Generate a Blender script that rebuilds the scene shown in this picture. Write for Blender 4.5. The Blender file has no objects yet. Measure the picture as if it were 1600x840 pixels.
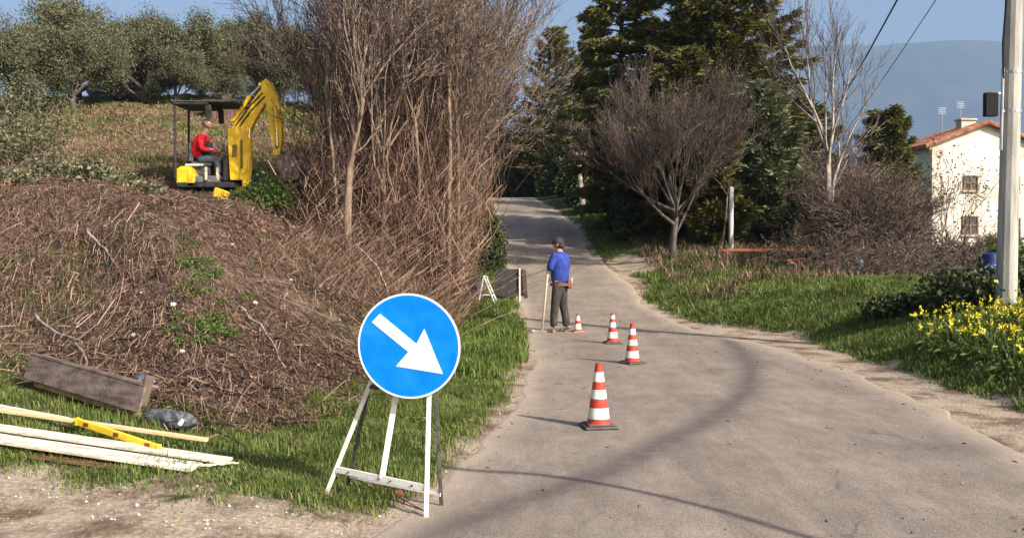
import bpy, math, random
import numpy as np
from mathutils import Vector, Matrix

R = math.radians
scene = bpy.context.scene
COL = scene.collection

# ------------------------------------------------------------------ camera, sky, sun, exposure
cam_d = bpy.data.cameras.new('camera')
cam = bpy.data.objects.new('camera', cam_d)
COL.objects.link(cam)
cam.location = (0, 0, 1.5)
cam.rotation_euler = (R(90 - 1.07), 0, 0)
cam_d.sensor_width = 36
cam_d.lens = 33.75
cam_d.clip_end = 30000
scene.camera = cam

SUN_ELEV = 31.0
SUN_X, SUN_Y = 0.74, -0.673            # horizontal direction towards the sun
world = bpy.data.worlds.new('World')
scene.world = world
world.use_nodes = True
nt = world.node_tree
sky = nt.nodes.new('ShaderNodeTexSky')
sky.sky_type = 'NISHITA'
sky.sun_disc = False
sky.sun_elevation = R(SUN_ELEV)
sky.sun_rotation = math.atan2(SUN_X, SUN_Y)
sky.air_density = 1.0
sky.dust_density = 4.5
sky.ozone_density = 1.5
nt.links.new(sky.outputs[0], nt.nodes['Background'].inputs[0])
nt.nodes['Background'].inputs[1].default_value = 0.10

sun_d = bpy.data.lights.new('sun', 'SUN')
sun_d.energy = 4.6
sun_d.angle = R(0.5)
sun_d.color = (1.0, 0.90, 0.77)
sun = bpy.data.objects.new('sun', sun_d)
COL.objects.link(sun)
ce = math.cos(R(SUN_ELEV))
sun_vec = Vector((SUN_X * ce, SUN_Y * ce, math.sin(R(SUN_ELEV)))).normalized()
sun.rotation_euler = (-sun_vec).to_track_quat('-Z', 'Y').to_euler()
sun.location = (20, -20, 40)

scene.view_settings.view_transform = 'Standard'
scene.view_settings.look = 'None'
scene.view_settings.gamma = 1.0
scene.view_settings.exposure = 0.78
scene.cycles.use_denoising = True
scene.cycles.max_bounces = 6
scene.cycles.volume_bounces = 0
scene.cycles.transparent_max_bounces = 6

# ------------------------------------------------------------------ helpers
def tag(o, label=None, cat=None, group=None, kind=None):
    if label: o['label'] = label
    if cat: o['category'] = cat
    if group: o['group'] = group
    if kind: o['kind'] = kind
    return o

def empty(name, loc=(0, 0, 0), rz=0.0, label=None, cat=None, group=None):
    o = bpy.data.objects.new(name, None)
    COL.objects.link(o)
    o.location = loc
    o.rotation_euler = (0, 0, rz)
    o.empty_display_size = 0.2
    return tag(o, label, cat, group)

def children(o):
    return [c for c in bpy.data.objects if c.parent == o]

def copy_tree(o, kids, loc, rz=0, scale=1.0, label=None, group=None):
    c = o.copy(); COL.objects.link(c)
    c.location = loc; c.rotation_euler = (0, 0, rz); c.scale = (scale,) * 3
    if label: c['label'] = label
    if group: c['group'] = group
    for k in kids:
        d = k.copy(); COL.objects.link(d); d.parent = c
    return c

def nrm(v):
    return v / np.maximum(np.linalg.norm(v, axis=-1, keepdims=True), 1e-9)

class MB:
    """collects geometry; build() links it as one mesh object"""
    def __init__(self):
        self.v = []; self.f = []; self.m = []; self.n = 0
    def raw(self, V, F, mi=0):
        V = np.asarray(V, float).reshape(-1, 3)
        if not isinstance(F, np.ndarray):
            by = {}
            for f in F: by.setdefault(len(f), []).append(f)
            for k in by.values():
                a = np.asarray(k, int)
                self.f.append(a + self.n); self.m.append(np.full(len(a), mi))
        else:
            self.f.append(F + self.n); self.m.append(np.full(len(F), mi))
        self.v.append(V); self.n += len(V)
        return self
    def box(self, c, s, rot=None, mi=0, bev=0.0):
        sx, sy, sz = (a / 2 for a in s)
        if bev > 0:
            b = min(bev, sx * .9, sy * .9, sz * .9)
            pts = []
            for z, i in ((-sz, b), (-sz + b, 0), (sz - b, 0), (sz, b)):
                x, y = sx - i, sy - i
                bb = b * .5
                pts += [(-x, -y + bb, z), (-x + bb, -y, z), (x - bb, -y, z), (x, -y + bb, z), (x, y - bb, z), (x - bb, y, z), (-x + bb, y, z), (-x, y - bb, z)]
            F = []
            for l in range(3):
                for k in range(8):
                    F.append((l * 8 + k, l * 8 + (k + 1) % 8, (l + 1) * 8 + (k + 1) % 8, (l + 1) * 8 + k))
            F += [tuple(range(7, -1, -1)), tuple(range(24, 32))]
            V = np.array(pts)
        else:
            V = np.array([(x, y, z) for z in (-sz, sz) for x, y in ((-sx, -sy), (sx, -sy), (sx, sy), (-sx, sy))])
            F = [(3, 2, 1, 0), (4, 5, 6, 7), (0, 1, 5, 4), (1, 2, 6, 5), (2, 3, 7, 6), (3, 0, 4, 7)]
        if rot is not None: V = V @ np.array(rot.to_3x3()).T
        return self.raw(V + np.array(c), F, mi)
    def bar(self, p0, p1, w, h, mi=0, up=(0, 0, 1), bev=0.0):
        p0, p1 = Vector(p0), Vector(p1)
        d = p1 - p0
        x = d.normalized(); u = Vector(up)
        if abs(x.dot(u)) > .95: u = Vector((0, 1, 0))
        y = u.cross(x).normalized(); z = x.cross(y)
        M = Matrix((x, y, z)).transposed()
        return self.box((p0 + p1) / 2, (d.length, w, h), M, mi, bev)
    def segs(self, P0, P1, R0, R1, n=3, mi=0):
        P0 = np.asarray(P0, float); P1 = np.asarray(P1, float); R0 = np.asarray(R0, float); R1 = np.asarray(R1, float)
        N = len(P0)
        if N == 0: return self
        d = nrm(P1 - P0)
        a = np.where(np.abs(d[:, 2:3]) > .9, np.array([[1., 0, 0]]), np.array([[0, 0, 1.]]))
        x = nrm(np.cross(a, d)); y = np.cross(d, x)
        th = np.arange(n) * 2 * math.pi / n
        c = np.cos(th)[None, :, None]; s = np.sin(th)[None, :, None]
        off = x[:, None] * c + y[:, None] * s
        A = P0[:, None] + off * R0[:, None, None]; B = P1[:, None] + off * R1[:, None, None]
        V = np.concatenate([A, B], 1).reshape(-1, 3)
        k = np.arange(n); q = np.stack([k, (k + 1) % n, (k + 1) % n + n, k + n], 1)
        F = (np.arange(N)[:, None, None] * 2 * n + q[None]).reshape(-1, 4)
        return self.raw(V, F, mi)
    def tube(self, pts, rad, n=8, mi=0, caps=True, phase=0.0):
        pts = [Vector(p) for p in pts]
        if not hasattr(rad, '__len__'): rad = [rad] * len(pts)
        V = []; N = len(pts); ux = None
        for i, p in enumerate(pts):
            d = (pts[min(i + 1, N - 1)] - pts[max(i - 1, 0)]).normalized()
            if ux is None:
                u = Vector((0, 0, 1)) if abs(d.z) < .9 else Vector((1, 0, 0))
                ux = u.cross(d).normalized()
            else:
                ux = (ux - d * ux.dot(d)).normalized()
            uy = d.cross(ux)
            for k in range(n):
                a = phase + 2 * math.pi * k / n
                V.append(p + (ux * math.cos(a) + uy * math.sin(a)) * rad[i])
        F = [(i * n + k, i * n + (k + 1) % n, (i + 1) * n + (k + 1) % n, (i + 1) * n + k) for i in range(N - 1) for k in range(n)]
        if caps: F += [tuple(range(n - 1, -1, -1)), tuple((N - 1) * n + k for k in range(n))]
        return self.raw([tuple(v) for v in V], F, mi)
    def sph(self, c, r, n=10, m=7, mi=0):
        r = (r,) * 3 if not hasattr(r, '__len__') else r
        V = [(c[0], c[1], c[2] - r[2])]
        for i in range(1, m):
            t = math.pi * i / m
            for k in range(n):
                a = 2 * math.pi * k / n
                V.append((c[0] + r[0] * math.sin(t) * math.cos(a), c[1] + r[1] * math.sin(t) * math.sin(a), c[2] - r[2] * math.cos(t)))
        V.append((c[0], c[1], c[2] + r[2]))
        F = [(0, 1 + (k + 1) % n, 1 + k) for k in range(n)]
        for i in range(m - 2):
            for k in range(n):
                a = 1 + i * n + k; b = 1 + i * n + (k + 1) % n
                F.append((a, b, b + n, a + n))
        L = len(V) - 1
        F += [(L, L - n + k, L - n + (k + 1) % n) for k in range(n)]
        return self.raw(V, F, mi)
    def prism(self, poly, depth, M, mi=0):
        """poly in local xy extruded along local z by depth, M = 4x4"""
        n = len(poly)
        V = [M @ Vector((x, y, 0)) for x, y in poly] + [M @ Vector((x, y, depth)) for x, y in poly]
        F = [(i, (i + 1) % n, (i + 1) % n + n, i + n) for i in range(n)] + [tuple(range(n - 1, -1, -1)), tuple(range(n, 2 * n))]
        return self.raw([tuple(v) for v in V], F, mi)
    def cards(self, C, D, L, W, rng, mi=0, droop=0.0):
        """rhombic leaves: centre-bases C, directions D, lengths L, widths W"""
        C = np.asarray(C, float); D = nrm(np.asarray(D, float))
        s = nrm(np.cross(D, rng.normal(size=C.shape)))
        L = np.asarray(L)[:, None]; W = np.asarray(W)[:, None] * .5
        tip = C + D * L; tip[:, 2] -= (droop * L)[:, 0]
        mid = C + D * L * .45
        V = np.stack([C, mid + s * W, tip, mid - s * W], 1).reshape(-1, 3)
        F = np.arange(len(C) * 4).reshape(-1, 4)
        return self.raw(V, F, mi)
    def mesh(self, name):
        me = bpy.data.meshes.new(name)
        V = np.concatenate(self.v)
        me.vertices.add(len(V)); me.vertices.foreach_set('co', V.astype(np.float32).ravel())
        loops = np.concatenate([f.ravel() for f in self.f])
        sizes = np.concatenate([np.full(len(f), f.shape[1]) for f in self.f])
        starts = np.concatenate([[0], np.cumsum(sizes)[:-1]])
        me.loops.add(len(loops)); me.loops.foreach_set('vertex_index', loops.astype(np.int32))
        me.polygons.add(len(sizes))
        me.polygons.foreach_set('loop_start', starts.astype(np.int32))
        me.polygons.foreach_set('loop_total', sizes.astype(np.int32))
        me.polygons.foreach_set('material_index', np.concatenate(self.m).astype(np.int32))
        me.update(calc_edges=True)
        return me
    def build(self, name, mats, parent=None, smooth=False, loc=None, rz=0.0):
        me = self.mesh(name)
        for m in (mats if isinstance(mats, (list, tuple)) else [mats]): me.materials.append(m)
        me.polygons.foreach_set('use_smooth', np.full(len(me.polygons), bool(smooth)))
        o = bpy.data.objects.new(name, me)
        COL.objects.link(o)
        if parent: o.parent = parent
        if loc is not None: o.location = loc; o.rotation_euler = (0, 0, rz)
        return o

# ------------------------------------------------------------------ materials
def mat(name, c1, c2=None, rough=.8, scale=6.0, island=False, c3=None, bump=0.0, bscale=40.0, metal=0.0, transl=0.0, stretch=None, contrast=(.35, .65), spec=.3):
    m = bpy.data.materials.new(name); m.use_nodes = True
    t = m.node_tree; b = t.nodes['Principled BSDF']
    b.inputs['Roughness'].default_value = rough
    b.inputs['Metallic'].default_value = metal
    b.inputs['Specular IOR Level'].default_value = spec
    c = lambda k: (*k, 1)
    if c2 is None:
        b.inputs['Base Color'].default_value = c(c1)
    else:
        ramp = t.nodes.new('ShaderNodeValToRGB')
        ramp.color_ramp.elements[0].color = c(c1); ramp.color_ramp.elements[1].color = c(c2)
        if c3 is not None:
            e = ramp.color_ramp.elements.new(.5); e.color = c(c2); ramp.color_ramp.elements[-1].color = c(c3)
        if island:
            g = t.nodes.new('ShaderNodeNewGeometry'); src = g.outputs['Random Per Island']
        else:
            tc = t.nodes.new('ShaderNodeTexCoord'); n = t.nodes.new('ShaderNodeTexNoise')
            n.inputs['Scale'].default_value = scale; n.inputs['Detail'].default_value = 6
            vec = tc.outputs['Object']
            if stretch:
                mp = t.nodes.new('ShaderNodeMapping'); mp.inputs['Scale'].default_value = stretch
                t.links.new(vec, mp.inputs[0]); vec = mp.outputs[0]
            t.links.new(vec, n.inputs['Vector']); src = n.outputs['Fac']
            ramp.color_ramp.elements[0].position = contrast[0]; ramp.color_ramp.elements[-1].position = contrast[1]
        t.links.new(src, ramp.inputs[0]); t.links.new(ramp.outputs[0], b.inputs['Base Color'])
        if transl > 0:
            tr = t.nodes.new('ShaderNodeBsdfTranslucent'); mx = t.nodes.new('ShaderNodeMixShader')
            mx.inputs[0].default_value = transl
            t.links.new(ramp.outputs[0], tr.inputs[0])
            t.links.new(b.outputs[0], mx.inputs[1]); t.links.new(tr.outputs[0], mx.inputs[2])
            t.links.new(mx.outputs[0], t.nodes['Material Output'].inputs['Surface'])
    if bump > 0:
        tc = t.nodes.new('ShaderNodeTexCoord'); n2 = t.nodes.new('ShaderNodeTexNoise'); n2.inputs['Scale'].default_value = bscale; n2.inputs['Detail'].default_value = 5
        bp = t.nodes.new('ShaderNodeBump'); bp.inputs['Strength'].default_value = bump; bp.inputs['Distance'].default_value = .02
        t.links.new(tc.outputs['Object'], n2.inputs['Vector']); t.links.new(n2.outputs['Fac'], bp.inputs['Height']); t.links.new(bp.outputs[0], b.inputs['Normal'])
    return m

M = {}
M['grass'] = mat('grass_blades', (.05, .09, .014), (.10, .165, .028), .7, island=True, c3=(.21, .235, .07), transl=.3)
M['grass_dry'] = mat('dry_grass', (.09, .10, .03), (.20, .165, .08), .8, island=True, c3=(.36, .27, .17), transl=.2)
M['litter'] = mat('leaf_litter', (.045, .025, .018), (.14, .08, .058), .9, island=True, c3=(.29, .19, .14))
M['stick'] = mat('dead_sticks', (.038, .022, .017), (.145, .09, .066), .85, island=True, c3=(.35, .25, .19))
M['vine'] = mat('dead_vines', (.03, .017, .013), (.11, .066, .047), .85, island=True, c3=(.37, .25, .18))
M['bark'] = mat('bark_brown', (.11, .075, .055), (.27, .2, .15), .9, 14, stretch=(1, 1, .25), bump=.5)
M['bark_pale'] = mat('bark_pale', (.15, .125, .11), (.40, .35, .31), .85, 9, stretch=(1, 1, .5), bump=.3)
M['bark_dark'] = mat('bark_dark', (.045, .04, .038), (.14, .12, .11), .9, 12, stretch=(1, 1, .3), bump=.4)
M['twig_dark'] = mat('twigs_dark', (.035, .027, .023), (.085, .066, .055), .9, island=True, c3=(.21, .17, .145))
M['twig_brown'] = mat('twigs_brown', (.035, .025, .021), (.09, .066, .053), .9, island=True, c3=(.29, .225, .18))
M['twig_pale'] = mat('twigs_pale', (.08, .062, .06), (.14, .11, .10), .9, island=True, c3=(.24, .19, .17))
M['olive'] = mat('olive_leaves', (.03, .036, .017), (.085, .092, .045), .8, island=True, c3=(.20, .205, .125), transl=.15)
M['conifer'] = mat('conifer_needles', (.025, .036, .008), (.095, .10, .024), .7, island=True, c3=(.24, .215, .07), transl=.15)
M['conifer_yellow'] = mat('conifer_needles_olive', (.06, .075, .015), (.12, .125, .03), .7, island=True, c3=(.22, .2, .06), transl=.15)
M['conifer_grey'] = mat('conifer_needles_grey', (.05, .068, .034), (.12, .145, .075), .7, island=True, c3=(.25, .27, .16), transl=.15)
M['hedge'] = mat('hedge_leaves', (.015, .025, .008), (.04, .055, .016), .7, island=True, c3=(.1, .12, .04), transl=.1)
M['leaf'] = mat('weed_leaves', (.04, .075, .015), (.075, .125, .025), .55, island=True, c3=(.14, .2, .05), transl=.25)
M['leaf_grey'] = mat('pale_leaves', (.05, .06, .025), (.10, .105, .055), .6, island=True, c3=(.28, .27, .17), transl=.2)
M['flower'] = mat('yellow_petals', (.6, .5, .02), (.75, .65, .03), .5, island=True, c3=(.85, .78, .12), transl=.2)

# ------------------------------------------------------------------ terrain shape
def sm(a, b, x):
    t = np.clip((x - a) / (b - a), 0, 1)
    return t * t * (3 - 2 * t)

RY = [0, 15, 17.5, 20.5, 22, 26, 31, 40, 50, 60, 75, 90]
RZ = [0, 0, .01, .12, .25, .66, 1.31, 2.5, 3.75, 4.8, 5.6, 5.6]
def roadz(y):
    y = np.asarray(y, float)
    return sum(np.interp(y + o, RY, RZ) for o in (-1.2, -.6, 0, .6, 1.2)) / 5
LY = [0, 5, 6.1, 7.3, 9.1, 13.4, 17.4, 20.5, 26, 31, 40, 50, 60, 70, 80]
LX = [-3.2, -.85, -.5, -.34, -.06, .22, .26, .2, -.09, -.31, -.59, -.9, -1.6, -4, -8]
GY = [0, 6, 9.1, 10.6, 14.4, 16.6, 17.6, 18.6, 20.5, 22.8, 26, 29.8, 31.2, 40, 50, 60, 70, 80]
GX = [4.2, 4.5, 4.84, 4.85, 4.9, 5.0, 4.7, 3.9, 3.4, 3.2, 3.47, 3.2, 2.75, 2.8, 2.1, 1.4, -.6, -4.6]
AY = [0, 5, 7, 9, 12, 15, 18, 22, 26, 31, 40, 50, 60, 70, 80]
AX = [3.4, 3.3, 3.75, 4.1, 4.2, 4.0, 3.5, 3.0, 3.15, 2.6, 2.7, 2.0, 1.3, -.7, -4.7]
TY = [7.3, 7.6, 9, 11, 14, 18, 24, 31, 40, 60, 80]
TX = [-2.2, -1.8, -1.5, -1.2, -.95, -.85, -.9, -1.1, -1.4, -2.4, -10]
FXx = [-40, -12, -6.5, -4.8, -3.5, -2.4, -1.8, 0]
FYy = [22, 12.5, 9.9, 8.9, 8.15, 7.4, 7.3, 7.2]

def bank_d(x, y):
    a = np.interp(y, TY, TX) - x
    b = y - np.interp(x, FXx, FYy)
    k = .5
    h = np.clip(.5 + .5 * (b - a) / k, 0, 1)
    return b * (1 - h) + a * h - k * h * (1 - h)

def vnoise(x, y, s, seed=0):
    x = np.asarray(x, float) / s; y = np.asarray(y, float) / s
    xi = np.floor(x); yi = np.floor(y); fx = x - xi; fy = y - yi
    fx = fx * fx * (3 - 2 * fx); fy = fy * fy * (3 - 2 * fy)
    def h(a, b):
        v = np.sin(a * 127.1 + b * 311.7 + seed * 74.7) * 43758.5453
        return v - np.floor(v)
    return (h(xi, yi) * (1 - fx) + h(xi + 1, yi) * fx) * (1 - fy) + (h(xi, yi + 1) * (1 - fx) + h(xi + 1, yi + 1) * fx) * fy

def H(x, y, rough=True):
    x = np.asarray(x, float); y = np.asarray(y, float)
    lx = np.interp(y, LY, LX); gx = np.interp(y, GY, GX)
    z = roadz(y) * (1 - sm(4.5, 17, x))
    d = bank_d(x, y)
    hs = np.interp(d, [0, .3, .9, 1.5, 2.5, 4.5, 7, 12], [0, .2, .62, .98, 1.5, 2.25, 2.5, 2.85])
    hg = np.interp(d, [0, .3, .9, 1.6, 2.85, 3.8, 4.8, 6, 12], [0, .12, .36, .72, 1.42, 1.95, 2.35, 2.5, 2.85])
    q = sm(10, 16, y)
    z = z + hg * (1 - q) + hs * q + .10 * np.clip(-x - 6, 0, 6) * sm(0, 3, d)
    # field rising behind the bank, and the hilltop falling away after it
    fw = sm(3.0, 8.0, d)
    z = z + fw * .085 * np.clip(y - 21, 0, 25) - fw * .16 * np.clip(y - 47, 0, 60)
    # lower left corner: ground lifts slightly to the left
    z = z + .11 * np.clip(-x - 1.9, 0, 8) * (1 - sm(0, 1.5, d)) * sm(5.2, 7.0, y)
    # right bank
    e = x - gx
    z = z + np.interp(e, [0, .25, 2, 4, 6, 9, 20, 40], [0, .1, .70, .98, .95, .65, .1, -.5]) * (1 - .38 * sm(16, 24, y))
    # verge on the left of the road
    v = np.clip(lx - x, 0, 1.2)
    z = z + .06 * v * (d < .3)
    # everything drops beyond the hill top
    z = z - .22 * np.clip(y - 82, 0, 900) - .2 * np.clip(x - 60, 0, 500) - .12 * np.clip(-x - 60, 0, 900)
    off = np.clip(np.maximum(lx - x, x - gx) / .6, 0, 1)
    if rough:
        amp = off * (.03 + .20 * sm(.2, 2, d))
        z = z + amp * (vnoise(x, y, .9) + .5 * vnoise(x, y, .35, 3) - .75)
        z = z + .5 * sm(40, 200, np.abs(x) + np.abs(y)) * (vnoise(x, y, 18, 5) - .5)
    return z
def Hs(x, y): return float(H(np.array([x]), np.array([y]))[0])
def cz(x, y, dz=0): return (x, y, Hs(x, y) + dz)

def axis(lo, hi, centre_lo, centre_hi, step, g=1.12):
    a = list(np.arange(centre_lo, centre_hi + step / 2, step))
    s = step
    while a[-1] < hi: s = min(s * g, 400); a.append(a[-1] + s)
    s = step
    while a[0] > lo: s = min(s * g, 400); a.insert(0, a[0] - s)
    return np.array(a)
xs = axis(-7000, 9000, -8, 9, .085)
ys = axis(-80, 9000, 4.4, 20, .085, 1.018)
X, Y = np.meshgrid(xs, ys)
Z = H(X, Y)
def grid_obj(X, Y, Z, name, m):
    b = MB(); ny, nx = X.shape
    i = np.arange(ny - 1)[:, None] * nx + np.arange(nx - 1)[None]
    F = np.stack([i, i + 1, i + nx + 1, i + nx], -1).reshape(-1, 4)
    b.raw(np.stack([X, Y, Z], -1).reshape(-1, 3), F)
    return b.build(name, m, smooth=True)

def ground_masks(x, y):
    d = bank_d(x, y); lx = np.interp(y, LY, LX); gx = np.interp(y, GY, GX)
    n = vnoise(x, y, .5, 9) - .5; n2 = vnoise(x, y, 1.6, 11) - .5
    gravel = np.where((x > lx - .12 + .25 * n) & (x < gx + .05 + .3 * n), 1.0, 0.0)
    # sandy lay-by in the lower left corner
    lay = (y < np.interp(x, [-8, -3.6, -2.2, -1.6, -1.2, -.6], [6.5, 6.1, 5.8, 5.45, 5.2, 5.5]) + .7 * n + .5 * n2)
    gravel = np.where(lay, 1.0, gravel)
    spur = ((x - 3.5) / .9) ** 2 + ((y - 28.6) / 1.7) ** 2 < 1 + n
    gravel = np.where(spur, 1.0, gravel)
    brush = sm(-.05, .3, d + .3 * n)
    field = sm(5.0, 8.0, d + 1.5 * n2) * sm(20, 25, y + 2 * n2)
    return gravel, brush * (1 - gravel), field

def ground_material():
    m = bpy.data.materials.new('ground_earth'); m.use_nodes = True
    t = m.node_tree; b = t.nodes['Principled BSDF']; b.inputs['Roughness'].default_value = .95; b.inputs['Specular IOR Level'].default_value = .15
    at = t.nodes.new('ShaderNodeAttribute'); at.attribute_name = 'cover'
    sp = t.nodes.new('ShaderNodeSeparateColor'); t.links.new(at.outputs['Color'], sp.inputs[0])
    tc = t.nodes.new('ShaderNodeTexCoord')
    def noise(s, d=8):
        n = t.nodes.new('ShaderNodeTexNoise'); n.inputs['Scale'].default_value = s; n.inputs['Detail'].default_value = d; n.inputs['Roughness'].default_value = .65
        t.links.new(tc.outputs['Object'], n.inputs['Vector']); return n
    def ramp(src, *st):
        r = t.nodes.new('ShaderNodeValToRGB'); els = r.color_ramp.elements
        els[0].position, els[0].color = st[0][0], (*st[0][1], 1); els[1].position, els[1].color = st[-1][0], (*st[-1][1], 1)
        for p, c in st[1:-1]: e = els.new(p); e.color = (*c, 1)
        t.links.new(src, r.inputs[0]); return r
    def mix(f, a, bb):
        x = t.nodes.new('ShaderNodeMix'); x.data_type = 'RGBA'
        t.links.new(f, x.inputs[0]); t.links.new(a, x.inputs[6]); t.links.new(bb, x.inputs[7]); return x.outputs[2]
    n1 = noise(2.2); n2 = noise(35); n3 = noise(9)
    green = ramp(n3.outputs['Fac'], (.35, (.035, .05, .014)), (.6, (.07, .085, .025)), (.75, (.12, .095, .05)))
    grav = ramp(n2.outputs['Fac'], (.3, (.2, .155, .115)), (.5, (.35, .285, .22)), (.72, (.54, .46, .37)))
    brown = ramp(n3.outputs['Fac'], (.3, (.035, .023, .017)), (.5, (.10, .07, .05)), (.72, (.22, .16, .115)))
    fld = ramp(n3.outputs['Fac'], (.35, (.06, .065, .025)), (.5, (.13, .10, .055)), (.68, (.22, .165, .105)))
    c = mix(sp.outputs[1], green.outputs[0], brown.outputs[0])
    c = mix(sp.outputs[2], c, fld.outputs[0])
    soil = ramp(n1.outputs['Fac'], (.38, (.42, .36, .32)), (.54, (1.0, 1.0, 1.0)), (.7, (1.12, 1.06, 1.0)))
    gm = t.nodes.new('ShaderNodeMix'); gm.data_type = 'RGBA'; gm.blend_type = 'MULTIPLY'; gm.inputs[0].default_value = 1.0
    t.links.new(grav.outputs[0], gm.inputs[6]); t.links.new(soil.outputs[0], gm.inputs[7])
    c = mix(sp.outputs[0], c, gm.outputs[2])
    t.links.new(c, b.inputs['Base Color'])
    bp = t.nodes.new('ShaderNodeBump'); bp.inputs['Strength'].default_value = .7; bp.inputs['Distance'].default_value = .03
    t.links.new(n2.outputs['Fac'], bp.inputs['Height']); t.links.new(bp.outputs[0], b.inputs['Normal'])
    return m
ground = grid_obj(X, Y, Z, 'ground', ground_material())
g_, b_, f_ = ground_masks(X, Y)
ca = ground.data.color_attributes.new('cover', 'FLOAT_COLOR', 'POINT')
ca.data.foreach_set('color', np.stack([g_, b_, f_, np.ones_like(g_)], -1).astype(np.float32).ravel())
tag(ground, 'hillside ground with verges, cut bank and field', kind='structure')

# ---- road
ROAD_LIFT = .006
def road_material():
    m = bpy.data.materials.new('worn_asphalt'); m.use_nodes = True
    t = m.node_tree; b = t.nodes['Principled BSDF']; b.inputs['Roughness'].default_value = .9; b.inputs['Specular IOR Level'].default_value = .2
    tc = t.nodes.new('ShaderNodeTexCoord')
    def noise(s, d=6, st=None, rg=.6):
        n = t.nodes.new('ShaderNodeTexNoise'); n.inputs['Scale'].default_value = s; n.inputs['Detail'].default_value = d; n.inputs['Roughness'].default_value = rg
        v = tc.outputs['Object']
        if st:
            mp = t.nodes.new('ShaderNodeMapping'); mp.inputs['Scale'].default_value = st; t.links.new(v, mp.inputs[0]); v = mp.outputs[0]
        t.links.new(v, n.inputs['Vector']); return n.outputs['Fac']
    def ramp(src, *st):
        r = t.nodes.new('ShaderNodeValToRGB'); els = r.color_ramp.elements
        els[0].position, els[0].color = st[0][0], (*st[0][1], 1); els[1].position, els[1].color = st[-1][0], (*st[-1][1], 1)
        for p, c in st[1:-1]: e = els.new(p); e.color = (*c, 1)
        t.links.new(src, r.inputs[0]); return r.outputs[0]
    def mul(a, bb, f=1.0):
        x = t.nodes.new('ShaderNodeMix'); x.data_type = 'RGBA'; x.blend_type = 'MULTIPLY'; x.inputs[0].default_value = f
        t.links.new(a, x.inputs[6]); t.links.new(bb, x.inputs[7]); return x.outputs[2]
    base = ramp(noise(1.1, 7), (.3, (.228, .194, .163)), (.5, (.270, .230, .195)), (.7, (.315, .272, .232)))
    grain = ramp(noise(150, 2), (.3, (.62, .62, .62)), (.7, (1.32, 1.32, 1.32)))
    c = mul(base, grain)
    c = mul(c, ramp(noise(38, 5, None, .75), (.36, (.78, .77, .76)), (.6, (1.1, 1.1, 1.1))))
    c = mul(c, ramp(noise(5, 8, (1.4, .5, 1), .7), (.35, (.82, .81, .81)), (.62, (1.06, 1.06, 1.06))))
    streak = ramp(noise(1.0, 5, (2.2, .25, 1)), (.35, (.86, .86, .87)), (.6, (1.05, 1.04, 1.03)))
    c = mul(c, streak)
    vo = t.nodes.new('ShaderNodeTexVoronoi'); vo.feature = 'DISTANCE_TO_EDGE'; vo.inputs['Scale'].default_value = .55
    ds = t.nodes.new('ShaderNodeTexNoise'); ds.inputs['Scale'].default_value = 2.5; ds.inputs['Detail'].default_value = 6
    t.links.new(tc.outputs['Object'], ds.inputs['Vector'])
    ad = t.nodes.new('ShaderNodeMix'); ad.data_type = 'VECTOR'; ad.inputs[0].default_value = .35
    t.links.new(tc.outputs['Object'], ad.inputs[4]); t.links.new(ds.outputs['Color'], ad.inputs[5]); t.links.new(ad.outputs[1], vo.inputs['Vector'])
    crack = ramp(vo.outputs['Distance'], (.0, (.5, .48, .46)), (.007, (1, 1, 1)))
    gate = ramp(noise(.7, 3), (.48, (0, 0, 0)), (.6, (1, 1, 1)))
    x = t.nodes.new('ShaderNodeMix'); x.data_type = 'RGBA'; x.blend_type = 'MULTIPLY'
    t.links.new(gate, x.inputs[0]); t.links.new(c, x.inputs[6]); t.links.new(crack, x.inputs[7]); c = x.outputs[2]
    at = t.nodes.new('ShaderNodeAttribute'); at.attribute_name = 'wear'
    sp = t.nodes.new('ShaderNodeSeparateColor'); t.links.new(at.outputs['Color'], sp.inputs[0])
    def lay(c, fac, col):
        mo = t.nodes.new('ShaderNodeMath'); mo.operation = 'MULTIPLY'
        rr = ramp(noise(7, 7), (.3, (.55,) * 3), (.6, (1.0,) * 3))
        t.links.new(fac, mo.inputs[0]); t.links.new(rr, mo.inputs[1])
        x = t.nodes.new('ShaderNodeMix'); x.data_type = 'RGBA'; x.inputs[7].default_value = (*col, 1)
        t.links.new(mo.outputs[0], x.inputs[0]); t.links.new(c, x.inputs[6]); return x.outputs[2]
    c = lay(c, sp.outputs[0], (.115, .10, .092))
    c = lay(c, sp.outputs[1], (.42, .345, .27))
    t.links.new(c, b.inputs['Base Color'])
    bp = t.nodes.new('ShaderNodeBump'); bp.inputs['Strength'].default_value = .8; bp.inputs['Distance'].default_value = .012
    t.links.new(noise(90, 4), bp.inputs['Height']); t.links.new(bp.outputs[0], b.inputs['Normal'])
    return m
ry = np.concatenate([np.arange(1.5, 24, .07), np.arange(24, 80, .25)])
tt = np.linspace(0, 1, 130)
l_ = np.interp(ry, LY, LX) + .10 * (vnoise(ry, ry * 0, .45, 2) - .5) + .12 * (vnoise(ry, ry * 0, 1.4, 4) - .5) + .03
r_ = np.interp(ry, AY, AX) + .14 * (vnoise(ry, ry * 0, .5, 21) - .5) + .15 * (vnoise(ry, ry * 0, 1.7, 14) - .5)
RX = l_[:, None] * (1 - tt) + r_[:, None] * tt; RYY = np.repeat(ry[:, None], len(tt), 1)
RZZ = H(RX, RYY, False) + ROAD_LIFT + .0006 * np.clip(RYY - 18, 0, 80)
edge = np.minimum(RX - l_[:, None], r_[:, None] - RX)
RZZ = np.where(edge < .001, RZZ - .012, RZZ)
road = grid_obj(RX, RYY, RZZ, 'road', road_material())
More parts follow.
